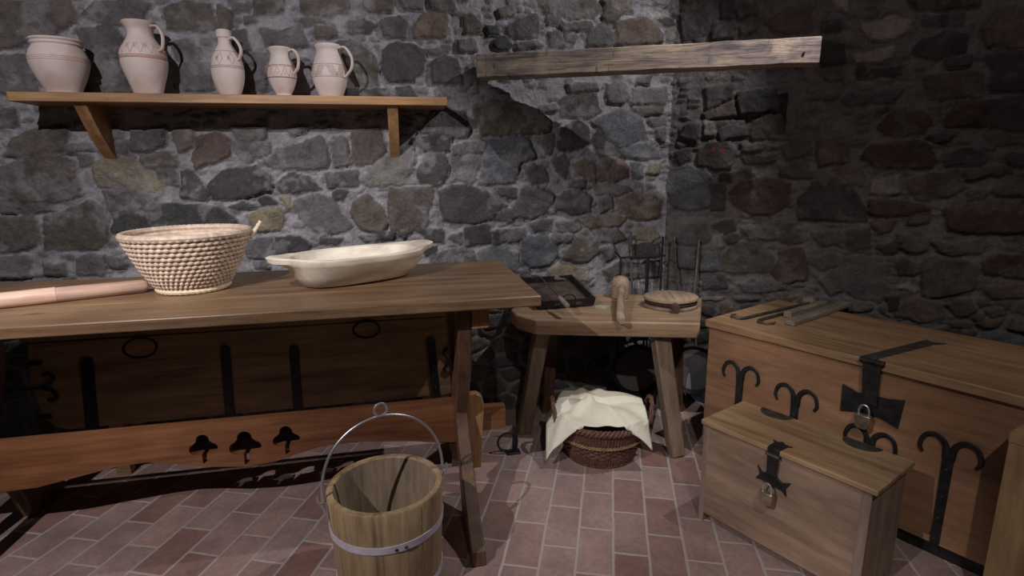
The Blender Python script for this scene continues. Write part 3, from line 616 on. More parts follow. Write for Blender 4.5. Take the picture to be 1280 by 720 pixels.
# ------------------------------------------------------------------ beam across the corner
bl = ony(595, 68, 2.33); zb = ony(597, 97, 2.33).z; br_ = onz(1028, 45, bl.z)
bd = Vector((br_.x-bl.x, br_.y-bl.y, 0)); BLn = bd.length; bang = math.atan2(bd.y, bd.x)
beam = thing('timber_beam', 'rough weathered timber beam set across the corner of the walls', 'beam', (bl.x, bl.y, zb), bang)
bh = bl.z-zb
rr = random.Random(4); n = 24; V = []
mb = MB(); rings = []
for i in range(n+1):
    x = BLn*i/n; j = lambda s=.0015: rr.uniform(-s, s)
    rings.append([(x, j(), j()), (x, .10, j()), (x, .10, bh+j()), (x, j(), bh+j())])
mb.loft(rings, True, True, False).build('plank', W_BEAM, beam, .003)
for u in (.06,):       # pegs that run from the beam back into the wall
    w = Matrix.Rotation(bang, 4, 'Z') @ Vector((u, .1, 0)); py = bl.y+w.y; px_ = bl.x+w.x
    tgt = (px_, WY+.02, zb+bh*.5) if px_ < CX else (px_+.18, WY-(px_+.18-CX)*math.tan(-RA)*1.0+.04, zb+bh*.5)
    MB().tube([(px_, py-.01, zb+bh*.5), tgt], .014, 8).build('peg', W_BEAM, beam, 0, True)
kn = MB(); kn.tube([(BLn-.055, -.001, bh*.38), (BLn-.055, -.004, bh*.38)], .005, 8); kn.build('nail_hole', IRON, beam)

# ------------------------------------------------------------------ trestle table
TX0, TX1, TY0, TY1, TZ0, TZ1 = -1.95, .405, 1.527, 2.168, .748, .780
table = thing('trestle_table', 'long brown trestle table with trefoil cutouts in its stretcher', 'table', (-.6, 1.85, 0))
tb = MB()
yb = [TY0, TY0+.205, TY0+.42, TY1]
for i in range(3): tb.box(TX0, TX1, yb[i]+(.0006 if i else 0), yb[i+1], TZ0, TZ1)
tb.build('tabletop', W_TABLE, table, .004, True)
def trestle(x0, x1):
    half = [(1.66, 0), (1.42, 0), (1.425, .045), (1.49, .072), (1.56, .12), (1.66, .20), (1.745, .275), (1.765, .33), (1.725, .40), (1.65, .52), (1.615, .64), (1.605, .748),
            (1.69, .748), (1.70, .66), (1.745, .55), (1.80, .475)]
    inner = [(1.80, .235), (1.745, .17), (1.70, .09), (1.675, .03)]
    mir = lambda L: [(1.85+(1.85-y)*.78, z) for y, z in L]
    loop = half+[(1.85, .45)]+list(reversed(mir(half)))+list(reversed(mir(inner)))+[(1.85, .255)]+inner
    MB().prism(loop, x0, x1, 'yz').build('leg', W_TLEG, table, .004, True)
trestle(.168, .210); trestle(-1.292, -1.250)
for x0, x1 in ((.210, .262), (-1.250, -1.198)):
    MB().box(x0, x1, 1.60, 2.10, .672, .748).build('cleat', W_TKEY, table, .003, True)
SY = 1.85
def zx(px, py): p = ony(px, py, SY); return (p.x, p.z)
top_ = [zx(590, 494.5)]+[zx(*q) for q in ((573, 496), (280, 526.5), (0, 552))]
bot = [zx(*q) for q in ((0, 612), (50, 606), (100, 593), (150, 580), (185, 575), (225, 577), (260, 581), (310, 580), (345, 574), (400, 556), (440, 549.5), (520, 549), (590, 551))]
zt_ = sum(p[1] for p in top_)/4
lx = -1.262
outer = [(.20, zt_), (.20, zt_-.035), (.352, zt_-.040), (.352, zt_-.125), (.20, zt_-.13), (.20, bot[-1][1])]+[(x, z) for x, z in reversed(bot)]+[(lx, bot[0][1]-.01), (lx, zt_-.125), (lx-.15, zt_-.125), (lx-.15, zt_-.04), (lx, zt_-.04), (lx, zt_)]
outer = [p for i, p in enumerate(outer) if i == 0 or (abs(p[0]-outer[i-1][0])+abs(p[1]-outer[i-1][1])) > .002]
def trefoil(cx, cz, s=1.):
    L = []
    L += [(cx+.006*s, cz-.050*s), (cx+.006*s, cz-.022*s)]
    L += arc(cx+.021*s, cz-.006*s, .016*s, -PI*.55, PI*.42, 8)
    L += arc(cx, cz+.020*s, .017*s, -.15, PI+.15, 9)
    L += arc(cx-.021*s, cz-.006*s, .016*s, PI*.58, PI*1.55, 8)
    L += [(cx-.006*s, cz-.022*s), (cx-.006*s, cz-.050*s)]
    return L
holes = []
for px, py in ((256, 556), (308, 554), (359, 545)):
    x, z = zx(px, py); holes.append(trefoil(x, z, 1.35 if px == 308 else 1.18))
MB().prism(outer, SY-.016, SY+.016, 'xz', holes).build('stretcher', W_TRED, table, 0, True)
for x0 in (.212, -1.352):
    z0 = zt_-.25; kz = [(x0, z0+.0), (x0+.042, z0+.0), (x0+.058, z0+.24), (x0+.052, z0+.268), (x0+.035, z0+.28), (x0+.012, z0+.28), (x0, z0+.27)]
    MB().prism(kz, SY-.052, SY-.018, 'xz').build('wedge_key', W_TKEY, table, .003, True)
cr = MB(); q = onz(433, 0, 0)
# ------------------------------------------------------------------ things on the table
def at(px, py, z=TZ1): return onz(px, py, z)
# coiled straw basket
b0 = Vector((-.628, 1.895, 0))
bask = thing('straw_basket', 'round woven straw basket with flared sides on the table', 'basket', (b0.x, b0.y, TZ1))
BH_, BR0, BR1 = .170, .088, .174
rows, stit, sub_r, sub_t = 13, 52, 7, 7
nt_ = stit*sub_t; nr = rows*sub_r
V = []; 
def bprof(t): return BR0+(BR1-BR0)*(t**.72*.8+.2*t), BH_*(.03+.97*t**1.12)
for j in range(nr+1):
    t = j/nr; r0, z0 = bprof(t); r1, z1 = bprof(min(1, t+.01)); dr, dz = r1-r0, z1-z0
    if dr == dz == 0: dr, dz = .5, 1
    L = math.hypot(dr, dz); nx_, nz_ = dz/L, -dr/L
    ring = []
    row = t*rows; ri = int(min(row, rows-1e-6)); fr = row-ri
    for i in range(nt_):
        a = TAU*i/nt_; st = i/sub_t+.5*(ri % 2)+ri*.08; fs = st-math.floor(st)
        d = .0095*math.sqrt(max(0, 1-(2*fr-1)**2))*(.2+.8*max(0., math.sin(PI*fs))**.5)
        ring.append(((r0+nx_*d)*math.cos(a), (r0+nx_*d)*math.sin(a), z0+nz_*d+.009))
    V.append(ring)
inn = []
for j in range(nr, -1, -3):
    t = j/nr; r0, z0 = bprof(t); d = .004*abs(math.sin(t*rows*PI))
    inn.append([((max(r0-.010+d*0-d, .01))*math.cos(TAU*i/nt_), (max(r0-.010-d, .01))*math.sin(TAU*i/nt_), max(z0, .012)) for i in range(nt_)])
MB().loft(V, True, False, False).build('woven_side', STRAW, bask)
MB().loft(inn, False, True, True).build('lining', STRAW, bask)
rm = MB(); n = 220
pts = [((BR1-.002)*math.cos(TAU*i/n), (BR1-.002)*math.sin(TAU*i/n), BH_+.007) for i in range(n)]
rm.tube(pts, [.0092+.0016*abs(math.sin(i*PI*70/n*2)) for i in range(n)], 8, True); rm.build('rim', STRAW, bask)
ft = MB(); pts = [((BR0+.010)*math.cos(TAU*i/n), (BR0+.010)*math.sin(TAU*i/n), .0095) for i in range(n)]
ft.tube(pts, [.0075+.0016*abs(math.sin(i*PI*40/n)) for i in range(n)], 8, True); ft.build('foot_ring', STRAWP, bask, label='pale straw foot ring')
lp = MB(); A_ = .12
lp.tube(bez([(BR1*math.cos(A_), BR1*math.sin(A_), BH_-.02), (BR1*math.cos(A_)+.016, BR1*math.sin(A_)+.01, BH_+.005), (BR1*math.cos(A_)+.034, BR1*math.sin(A_)+.02, BH_+.032)], 10), [.005+.0022*abs(math.sin(i*.9)) for i in range(21)], 8)
lp.build('cord_end', STRAWP, bask)

# rolling pin
p0 = onz(-70, 383.5, TZ1+.022); p1 = onz(184, 357, TZ1+.020)
dv = (p1-p0); ang = math.atan2(dv.y, dv.x); Lp = dv.length
pin = thing('rolling_pin', 'long pale wooden rolling pin lying behind the straw basket', 'rolling pin', (p0.x, p0.y, TZ1), ang)
sp = onz(71, 368, TZ1+.021); sL = (sp-p0).length
MB().tube([(0, 0, .022), (.01, 0, .0225), (sL, 0, .0225)], [.016, .0222, .0222], 24).build('barrel', W_PIN, pin)
MB().tube([(sL, 0, .0218), (Lp-.01, 0, .0205), (Lp, 0, .0200)], [.0214, .0198, .014], 24).build('handle', W_PIN2, pin)

# carved dough trough
e0 = onz(333, 326, TZ1+.098); e1 = onz(538, 303, TZ1+.098)
mid = (e0+e1)/2; dv = e1-e0; ang = math.atan2(dv.y, dv.x); Lb = dv.length
cc_ = at(441, 337)
trough = thing('dough_trough', 'pale carved wooden dough trough with pointed end handles', 'dough trough', (mid.x, mid.y, TZ1), ang)
n = 72
def outl(a, b, lug, z, p=2.6, lift=0):
    R = []
    for i in range(n):
        t = TAU*i/n; c_, s2 = math.cos(t), math.sin(t)
        x = a*abs(c_)**(2/p)*(1 if c_ > 0 else -1); y = b*abs(s2)**(2/p)*(1 if s2 > 0 else -1)
        k = max(0, abs(c_)-.93)/.07
        if lug: x += (1 if c_ > 0 else -1)*lug*k**.8; 
        R.append((x, y, z+lift*max(0, (abs(x)-a*.7)/(a*.5))))
    return R
aL, bL = Lb/2-.052, .140
rings = [outl(aL*.70, bL*.50, 0, 0), outl(aL*.77, bL*.62, 0, .006), outl(aL*.87, bL*.82, 0, .035), outl(aL*.94, bL*.93, 0, .062),
         outl(aL*.97, bL*.98, .016, .074, lift=.004), outl(aL, bL, .046, .080, lift=.01), outl(aL, bL, .052, .092, lift=.012), outl(aL*.985, bL*.97, .046, .096, lift=.012),
         outl(aL*.90, bL*.86, 0, .094, 2.2), outl(aL*.86, bL*.80, 0, .07, 2.2), outl(aL*.76, bL*.62, 0, .04, 2.2), outl(aL*.5, bL*.35, 0, .028, 2)]
MB().loft(rings).build('trough_body', W_PALE, trough)
bpy.data.objects['trough_body'].parent = trough

# ------------------------------------------------------------------ long low chest under the table
CYF = 2.205
lc = thing('long_chest', 'dark old low chest with iron straps standing under the trestle table', 'chest', (-.53, 2.32, 0))
def cx_(px, py, Y=CYF): p = ony(px, py, Y); return (p.x, p.z)
xl, zl = cx_(36, 432); xr = .245; ztop = .552
fr = [(xl-.005, ztop), (xl-.02, .44), (xl-.015, .34), (xl+.0, .27), (xl+.03, .228), (xl+.07, .214), (xr-.07, .214), (xr-.03, .228), (xr, .27), (xr+.015, .34), (xr+.012, .44), (xr, ztop)]
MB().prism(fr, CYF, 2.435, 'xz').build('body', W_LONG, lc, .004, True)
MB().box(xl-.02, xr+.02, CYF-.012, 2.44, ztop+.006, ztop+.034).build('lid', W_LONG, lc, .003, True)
MB().box(xl+.03, xr-.03, CYF+.01, 2.43, ztop-.001, ztop+.007).build('lid_gap_shade', IRON, lc, 0, True)  # black strip painted in for the shade of the gap below the lid
for x in (xl+.22, xr-.14):
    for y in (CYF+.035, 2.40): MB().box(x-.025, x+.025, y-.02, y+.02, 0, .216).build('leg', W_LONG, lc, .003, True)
def strap(px0, py0, px1, py1, w):
    (x0, z0), (x1, z1) = cx_(px0, py0), cx_(px1, py1)
    m = MB(); k = (x1-x0)/(z1-z0)
    L = [(x1-w/2, z1), (x1+w/2, z1), (x0+w/2, z0-.012), (x0+w*.3, z0), (x0-w*.3, z0), (x0-w/2, z0-.012)]
    m.prism(L, CYF-.007, CYF+.002, 'xz')
    st_ = m.build('iron_strap', IRON, lc, 0, True)
    for t in (.12, .45, .8): x = x0+(x1-x0)*t; z = z0+(z1-z0)*t; MB().lathe([(.005, 0), (.004, .003), (.001, .004)], 10, X=Matrix.Translation((x, CYF-.007, z)) @ Matrix.Rotation(PI/2, 4, 'X')).build('rivet', IRON2, st_, 0, True)
for q in ((108, 447, 117, 545, .042), (281, 432, 288, 522, .034), (367, 432, 373, 514, .034), (538, 422, 546, 498, .034)): strap(*q)
def ring_(px, py, r=.042):
    x, z = cx_(px, py, CYF-.02); m = MB()
    m.tube([(x+r*math.cos(t), CYF-.016-.010*(1-math.sin(t)), z+r*.62*math.sin(t)) for t in [TAU*i/28 for i in range(28)]], .0045, 8, True)
    m.tube([(x, CYF+.002, z+r*.62+.002), (x, CYF-.022, z+r*.62+.002)], .005, 8)
    m.build('ring_handle', IRON, lc, 0, True)
ring_(176, 434, .055); ring_(458, 411, .05)
def scroll(px, py, sgn):
    x, z = cx_(px, py); m = MB(); Y = CYF-.006
    m.tube([(x-sgn*.07, Y, z), (x-sgn*.01, Y, z)], .008, 8, flat=.5)
    for k in (1, -1):
        L = [(x-sgn*.012, Y, z), (x+sgn*.02, Y, z+k*.012), (x+sgn*.035, Y, z+k*.035), (x+sgn*.022, Y, z+k*.052), (x+sgn*.004, Y, z+k*.045)]
        m.tube(bez(L, 6), [.006]*24+[.005], 8)
    m.build('scroll_hinge', IRON, lc, 0, True)
scroll(56, 484, 1); scroll(566, 450, -1)
for px, py in ((44, 454), (56, 521)):
    x, z = cx_(px, py); MB().box(x-.025, x+.022, CYF-.006, CYF+.002, z-.009, z+.009).build('iron_clip', IRON, lc, .002, True)
for px, py in ((566, 411), (568, 476)):
    x, z = cx_(px, py); MB().lathe([(.010, 0), (.009, .005), (.002, .008)], 12, X=Matrix.Translation((x, CYF, z)) @ Matrix.Rotation(PI/2, 4, 'X')).build('rivet', IRON, lc, 0, True)

# ------------------------------------------------------------------ bench
BZ = .56
A = onz(655, 383, BZ); 
pl = [(.515, 2.04), (1.105, 1.842), (1.330, 2.215), (.925, 2.432), (.57, 2.425), (.455, 2.22), (.46, 2.13)]
bench = thing('slab_bench', 'rustic thick slab bench on four splayed legs in the corner', 'bench', (.9, 2.12, 0), -.32)
IB = full(bench).inverted()
sl = MB(); L = [IB @ Vector((x, y, 0)) for x, y in pl]
top = [(p.x, p.y) for p in L]; cx0 = sum(p[0] for p in top)/7; cy0 = sum(p[1] for p in top)/7
sl.loft([[(x*.985+cx0*.015, y*.97+cy0*.03, BZ-.062) for x, y in top], [(x, y, BZ-.03) for x, y in top], [(x, y, BZ) for x, y in top]], True, True, False)
sl.build('seat_slab', W_BENCH, bench, .006)
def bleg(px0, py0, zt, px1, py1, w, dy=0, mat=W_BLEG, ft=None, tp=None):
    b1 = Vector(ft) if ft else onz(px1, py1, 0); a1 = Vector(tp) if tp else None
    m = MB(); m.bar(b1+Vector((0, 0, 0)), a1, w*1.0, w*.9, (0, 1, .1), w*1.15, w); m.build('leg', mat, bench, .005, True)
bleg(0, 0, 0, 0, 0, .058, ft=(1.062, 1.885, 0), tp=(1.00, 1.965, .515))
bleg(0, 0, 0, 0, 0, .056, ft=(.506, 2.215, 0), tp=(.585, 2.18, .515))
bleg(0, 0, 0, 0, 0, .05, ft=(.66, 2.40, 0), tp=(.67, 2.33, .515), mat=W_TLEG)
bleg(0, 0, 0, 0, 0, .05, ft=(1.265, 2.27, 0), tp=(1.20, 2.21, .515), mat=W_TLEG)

# black tray
t0 = [onz(*q, BZ+.036) for q in ((664, 349), (712, 347.5), (744, 372), (676, 376))]
ct = sum(t0, Vector())/4; dv = t0[2]-t0[3]; ang = math.atan2(dv.y, dv.x)
print('tray', t0)
tr = thing('iron_tray', 'shallow black iron tray with raised sides on the slab bench', 'tray', (ct.x-.01, ct.y-.002, BZ), ang)
fl_, fr_ = onz(673, 388, BZ+.002), onz(744, 382.5, BZ+.002); dv = fr_-fl_; ang = math.atan2(dv.y, dv.x)
w_, d_ = dv.length/2-.004, .142
tr.location = (fl_+fr_)/2+Vector((-math.sin(ang), math.cos(ang), 0))*(d_+.006)*.985+Vector((0, 0, .024)); tr.rotation_euler = (.16, 0, ang)
m = MB(); m.loft([[(-w_, -d_, .001), (w_, -d_, .001), (w_, d_, .001), (-w_, d_, .001)], [(-w_-.004, -d_-.004, .036), (w_+.004, -d_-.004, .036), (w_+.004, d_+.004, .036), (-w_-.004, d_+.004, .036)],
                  [(-w_+.002, -d_+.002, .036), (w_-.002, -d_+.002, .036), (w_-.002, d_-.002, .036), (-w_+.002, d_-.002, .036)], [(-w_+.004, -d_+.004, .006), (w_-.004, -d_+.004, .006), (w_-.004, d_-.004, .006), (-w_+.004, d_-.004, .006)]], True, True, False)
m.build('pan_body', IRON, tr)
m = MB(); m.box(-w_+.004, w_-.004, -d_+.004, d_-.004, .0062, .0075); m.build('worn_bottom', TRAYIN, tr)
MB().box(-.05, .05, d_-.03, d_-.01, -.046, -.0005).build('back_foot', IRON, tr)
m = MB(); m.tube([(.005+.034*math.cos(t), -d_-.003, .026+.034*math.sin(t)) for t in [PI*i/16 for i in range(17)]], .003, 8); m.build('loop_handle', IRON, tr)
for x in (-.045, .05): MB().box(x-.012, x+.012, -d_-.0075, -d_-.003, .014, .024).build('rivet_plate', IRON2, tr)
# ladle resting in the tray
l0 = onz(710, 383, BZ+.055); l1 = onz(680, 351, BZ+.095)
la = thing('iron_ladle', 'iron ladle with pale wooden grip lying across the black tray', 'ladle', (l0.x, l0.y, BZ+.036), 0)

dv = (l1-l0); g = l0+dv*.33
MB().tube([l0, l0+dv*.02, l0+dv*.3, g], [.007, .0105, .009, .006], 12).build('grip', W_GREY, la, 0, True)
MB().tube(bez([g, l0+dv*.62, l0+dv*.9, l1+Vector((-.01, .03, .012)), l1+Vector((-.045, .03, .02)), l1+Vector((-.055, -.005, .012))], 6), .0028, 8).build('shaft', IRON2, la, 0, True)
q0 = onz(703, 352, BZ+.04); q1 = onz(706, 359, BZ+.012)
tag(MB().tube([q0, q1, q1+Vector((-.05, -.015, 0))], .003, 8).build('iron_skewer', IRON2), 'short bent grey iron skewer standing in the black tray', 'skewer')
# small pale stone
p = onz(752, 385, BZ); rg = random.Random(2)
m = MB(); R0 = [(p.x+(.034+.006*rg.uniform(-1, 1))*math.cos(TAU*i/9), p.y+(.020+.004*rg.uniform(-1, 1))*math.sin(TAU*i/9)) for i in range(9)]
m.loft([[(x, y, BZ+.0005) for x, y in R0], [(x*.94+p.x*.06, y*.94+p.y*.06, BZ+.008) for x, y in R0], [(x*.6+p.x*.4, y*.6+p.y*.4, BZ+.012) for x, y in R0]], True, True, False)
tag(m.build('flat_stone', ROCKM), 'small flat greenish stone lying between tray and mallet', 'stone')
# mallet
p = onz(775, 372, BZ); mal = thing('wooden_mallet', 'wooden mallet with domed head, its handle pointing over the bench edge', 'mallet', (p.x, p.y, BZ), 0)
MB().lathe([(.034, 0), (.039, .004), (.041, .06), (.039, .078), (.030, .092), (.014, .099), (.0005, .100)], 28).build('head', W_TOOL, mal)
e = onz(776, 399, BZ+.02)-Vector((p.x, p.y, BZ))
MB().tube([(0, -.02, .058), (e.x*.5, e.y*.5, .046), (e.x, e.y, e.z), (e.x*1.02, e.y*1.05, e.z-.002)], [.0155, .0155, .018, .012], 14).build('handle', W_TOOL, mal)
# bellows
p = onz(838, 383, BZ); bw = thing('hand_bellows', 'round wooden hand bellows with dark leather sides at the bench end', 'bellows', (p.x, p.y, BZ), -.30)
def ell(a, b, z, n=44, pt=.10):
    return [(a*math.cos(TAU*i/n), b*math.sin(TAU*i/n)-pt*b*max(0, -math.sin(TAU*i/n))**8, z) for i in range(n)]
MB().loft([ell(.108, .088, 0), ell(.112, .092, .004), ell(.112, .092, .012), ell(.108, .088, .015)]).build('lower_board', W_GREY, bw)
MB().loft([ell(.108, .090, .014), ell(.101, .082, .018), ell(.109, .091, .023), ell(.102, .083, .028), ell(.108, .090, .033)]).build('leather_side', LEATH, bw)
MB().loft([ell(.110, .091, .033), ell(.113, .094, .037), ell(.112, .093, .046), ell(.102, .084, .051)]).build('upper_board', W_TOOL, bw)
MB().tube([(0, -.080, .024), (0, -.105, .022), (0, -.128, .018)], [.022, .018, .016], 14).build('nozzle', LEATH, bw)
MB().tube([(.035+.034*1*math.cos(t), -.078+.010*math.sin(t)+.014*math.cos(t), .040+.006*math.sin(t)) for t in [TAU*i/24 for i in range(24)]], .003, 8, True).build('wire_loop', IRON, bw)
MB().box(-.002, .002, -.083, .075, .0505, .0522).build('centre_seam', W_GREY, bw)

# ------------------------------------------------------------------ iron things against the wall behind the bench
def tubes(name, paths, mat, parent, r):
    m = MB()
    for P_ in paths: m.tube(P_, r, 8)
    return m.build(name, mat, parent, 0, True)
# tall iron trivet frame
fx0, fx1 = ony(776, 320, 2.40).x, ony(829, 320, 2.40).x; fz = ony(800, 321, 2.40).z
tv = thing('fire_rack', 'tall black iron rack with crossbar standing behind the bench', 'rack', ((fx0+fx1)/2, 2.40, 0))
m = MB(); m.tube([(fx0-.03, 2.40, fz+.03), (fx0, 2.40, fz), (fx1+.01, 2.40, fz)], .005, 8); m.build('crossbar', IRON, tv, 0, True)
for x, zt in ((fx0, fz), (fx0+(fx1-fx0)*.62, fz), (fx1-.006, fz+.09)):
    MB().tube([(x, 2.40, zt), (x, 2.40, .35), (x-.02, 2.36, 0)], .0055, 8).build('leg', IRON, tv, 0, True)
MB().tube([(fx0, 2.40, .42), (fx1, 2.40, .42)], .005, 8).build('lower_bar', IRON, tv, 0, True)
MB().tube([(fx0+(fx1-fx0)*.66, 2.40, fz), (fx0+(fx1-fx0)*.66, 2.398, .36), (fx0+(fx1-fx0)*.8, 2.37, 0.004)], .0045, 8).build('leg', IRON, tv, 0, True)
def pan(px, py, r, wallp, wn, handle_px, label, rz, lean=.28):
    """long-handled pan leaning upright, its open side to the room"""
    c = onpl(px, py, wallp, wn); c.z = max(c.z, r*math.cos(lean)+.004)
    t = thing('frying_pan', label, 'pan', (c.x, c.y, 0), rz, 'long-handled pans leaning in the corner')
    X = Matrix.Translation((0, 0, c.z)) @ Matrix.Rotation(PI/2-lean, 4, 'X')
    MB().lathe([(.0005, -.001), (r*.86, -.001), (r, .030), (r-.003, .030), (r*.84, .003), (.0005, .003)], 40, X=X).build('pan_bowl', IRON, t)
    MB().lathe([(.0005, .0035), (r*.835, .0035), (r*.84, .005), (.0005, .005)], 40, X=X).build('pan_bottom', PANIN, t)
    I = full(t).inverted(); top = [I @ Vector(h) for h in handle_px]
    st_ = X @ Vector((0, r*.98, .024))
    MB().tube([st_]+top, .0055, 8, flat=.6).build('handle', IRON2, t)
wp = (CX, WY, 0)
pan(795, 462, .118, (0, 2.30, 0), (0, 1, 0), [ony(790, 365, 2.385), ony(788.5, 290, 2.43)], 'black long-handled pan leaning in the corner behind the wicker basket', -.12)
pw = np.array([CX, WY, 0])-RN*.12
pan(868, 462, .112, pw, RN, [onpl(868, 365, pw+RN*.06, RN), onpl(874, 300, pw+RN*.09, RN)], 'black long-handled pan leaning by the big chest behind the bench leg', -.6)
a0 = onpl(843, 300, np.array(wp)-RN*.04, RN); a1 = onpl(847, 365, np.array(wp)-RN*.06, RN); a2 = onz(825, 498, 0); a2.z = .006
pk = thing('fire_poker', 'slim grey iron poker propped upright between the two pans', 'poker', (a2.x, a2.y, 0))
MB().tube([a0, a1, a2], .0055, 8).build('shaft', IRON2, pk, 0, True)
d = (a0-a1).normalized()
MB().tube([a0, a0+d*.02], [.008, .005], 8).build('knob', IRON2, pk, 0, True)

# ------------------------------------------------------------------ wicker basket with linen
wc = onz(750, 566, 0)
wb = thing('wicker_basket', 'dark wicker basket with two handles on the brick floor under the bench', 'basket', (wc.x, wc.y+.0, 0), -.2)
WR0, WR1, WH, AX = .118, .170, .165, 1.06
def wrad(z): return WR0+(WR1-WR0)*(z/WH)**.8
m = MB(); nst = 44
rings = []; nr = 66
for j in range(nr+1):
    z = WH*j/nr; R = []
    n = nst*6
    for i in range(n):
        a = TAU*i/n; ph = (j//4) % 2
        d = .0035*math.sin(nst/2*a+PI*ph) if .3 < z/WH < .62 else .004*abs(math.sin(nst*a/1.0))
        d2 = .002*math.sin(PI*(j % 4)/3.)
        r = wrad(z)+d+d2; R.append((r*AX*math.cos(a), r*math.sin(a), z))
    rings.append(R)
m.loft(rings, True, False, True); m.build('woven_side', WICK, wb)
m = MB(); m.loft([[( (wrad(z)-.008)*AX*math.cos(TAU*i/60), (wrad(z)-.008)*math.sin(TAU*i/60), z) for i in range(60)] for z in (WH, WH*.5, .01)], False, True); m.build('lining', WICK, wb)
def braid(name, z, R, r, tw, mat, k=3):
    m = MB()
    for s in range(k):
        pts = []; N = 240
        for i in range(N):
            a = TAU*i/N; ph = tw*a+TAU*s/k
            pts.append(((R+r*math.cos(ph))*AX*math.cos(a), (R+r*math.cos(ph))*math.sin(a), z+r*math.sin(ph)))
        m.tube(pts, r*.72, 6, True)
    return m.build(name, mat, wb)
braid('rim_braid', WH, WR1, .009, 22, WICK); braid('middle_braid', WH*.60, wrad(WH*.6)+.004, .0045, 26, WICKP); braid('foot_braid', .008, WR0+.004, .005, 24, WICK)
for sg in (1, -1):
    m = MB()
    for s in range(3):
        pts = []
        for i in range(40):
            t = i/39; u = PI*t; ph = 14*t+TAU*s/3
            x = sg*(WR1*AX+.004+.012*math.sin(u)+.005*math.cos(ph)); y = -.055*math.cos(u); z = WH-.01+.085*math.sin(u)+.005*math.sin(ph)
            pts.append((x, y, z))
        m.tube(pts, .0048, 6)
    m.build('handle', WICK, wb)
# linen cloth: a draped sheet over the rim
ng = 64
def corner_px(): return
C4 = [onz(684, 487, .225), onz(802, 494, .235), onz(815, 545, .150), onz(683, 556, .105)]
I = full(wb).inverted()
clo = thing('linen_cloth', 'cream linen cloth draped over the dark wicker basket', 'cloth', (wc.x, wc.y, WH), 0)
Q = [Vector((p.x, p.y, 0)) for p in C4]
m = MB(); V = []; F = []
for j in range(ng+1):
    for i in range(ng+1):
        u, v = i/ng, j/ng        # u left-right, v back-front
        bow = 1
        p = (Q[0]*(1-u)+Q[1]*u)*(1-v)+(Q[3]*(1-u)+Q[2]*u)*v
        p = p.copy()
        # front edge notch: the hem rises to a point above the middle of the rim
        if v > .45:
            e = (v-.45)/.55; p.y -= .028*math.exp(-((u-.55)/.34)**2)*e; p.y += .020*math.exp(-((u-.58)/.10)**2)*e**3
        l = I @ Vector((p.x, p.y, 0)); rr_ = math.hypot(l.x/AX, l.y)
        zin = WH+.018+.030*math.cos(min(1, rr_/.20)*PI/2)
        zo = WH+.016-max(0, rr_-WR1-.004)*1.9
        z = zin if rr_ < WR1+.004 else zo
        z += .012*math.sin(u*7+v*4)*math.exp(-((v-.45)/.35)**2)+.010*math.sin(9*(u-.9*v)+1)*(1-abs(2*v-1)*.4)
        z += .016*math.exp(-((u-.55-.35*(v-.5))/.05)**2)*(v > -1)*(1-v*.5)+.014*math.exp(-((u-.30+.5*(v-.5))/.06)**2)
        if v < .2: z += .03*(.2-v)/.2
        z = max(z, WH+.013) if rr_ < WR1+.012 else z
        V.append((p.x, p.y, z))
for j in range(ng):
    for i in range(ng):
        k = j*(ng+1)+i; F.append((k, k+1, k+ng+2, k+ng+1))
m.add(V, F, True); co = m.build('cloth_sheet', CLOTH, clo, 0, True)
so = co.modifiers.new('solid', 'SOLIDIFY'); so.thickness = .004; so.offset = 1
ho = MB()
# iron candle holder on the floor
p = onz(641, 566, 0)
ca = thing('iron_ring_holder', 'small black iron holder with a ring standing on the floor by the table', 'candle holder', (p.x, p.y, 0))
MB().box(-.028, .030, -.018, .020, 0, .008).build('base', IRON, ca, .002)
MB().bar((.008, 0, .006), (.012, 0, .118), .022, .006, (0, 1, 0)).build('upright', IRON, ca, .001)
MB().tube([(-.022+.040*math.cos(t), -.004, .052+.040*math.sin(t)) for t in [TAU*i/28 for i in range(28)]], .0042, 8, True).build('ring', IRON, ca)

# ------------------------------------------------------------------ the two chests
CA = -1.145
def local(o, p): return full(o).inverted() @ p
CHZ = .558
f0 = onz(881.6, 399, CHZ); bk = onz(970.5, 374, CHZ)
u = Vector((math.cos(CA), math.sin(CA), 0)); v = Vector((-math.sin(CA), math.cos(CA), 0))
dep = (bk-f0).dot(v); LEN = 1.22
cen = f0+u*LEN/2+v*dep/2
bc = thing('large_chest', 'large brown wooden chest with curled iron bands against the wall', 'chest', (cen.x, cen.y, 0), CA)
hx, hy = LEN/2, dep/2
MB().box(-hx, hx, -hy, hy, CHZ-.030, CHZ).build('lid', W_LID, bc, .004)
MB().box(-hx+.012, hx-.012, -hy+.012, hy-.01, .045, CHZ-.0305).build('body', W_CHEST, bc, .003)
MB().box(-hx+.03, hx-.03, -hy+.03, hy-.03, 0, .046).build('plinth', IRON, bc, 0, label='recessed base painted black like the shaded gap')  # black colour stands in for the shaded gap under the chest
FY = -hy+.012                    # front face of the body in the chest's frame
def fpt(o, px, py, fy):
    n = v; P0 = full(o) @ Vector((0, fy, 0)); q = local(o, onpl(px, py, P0, n)); return q.x, q.z
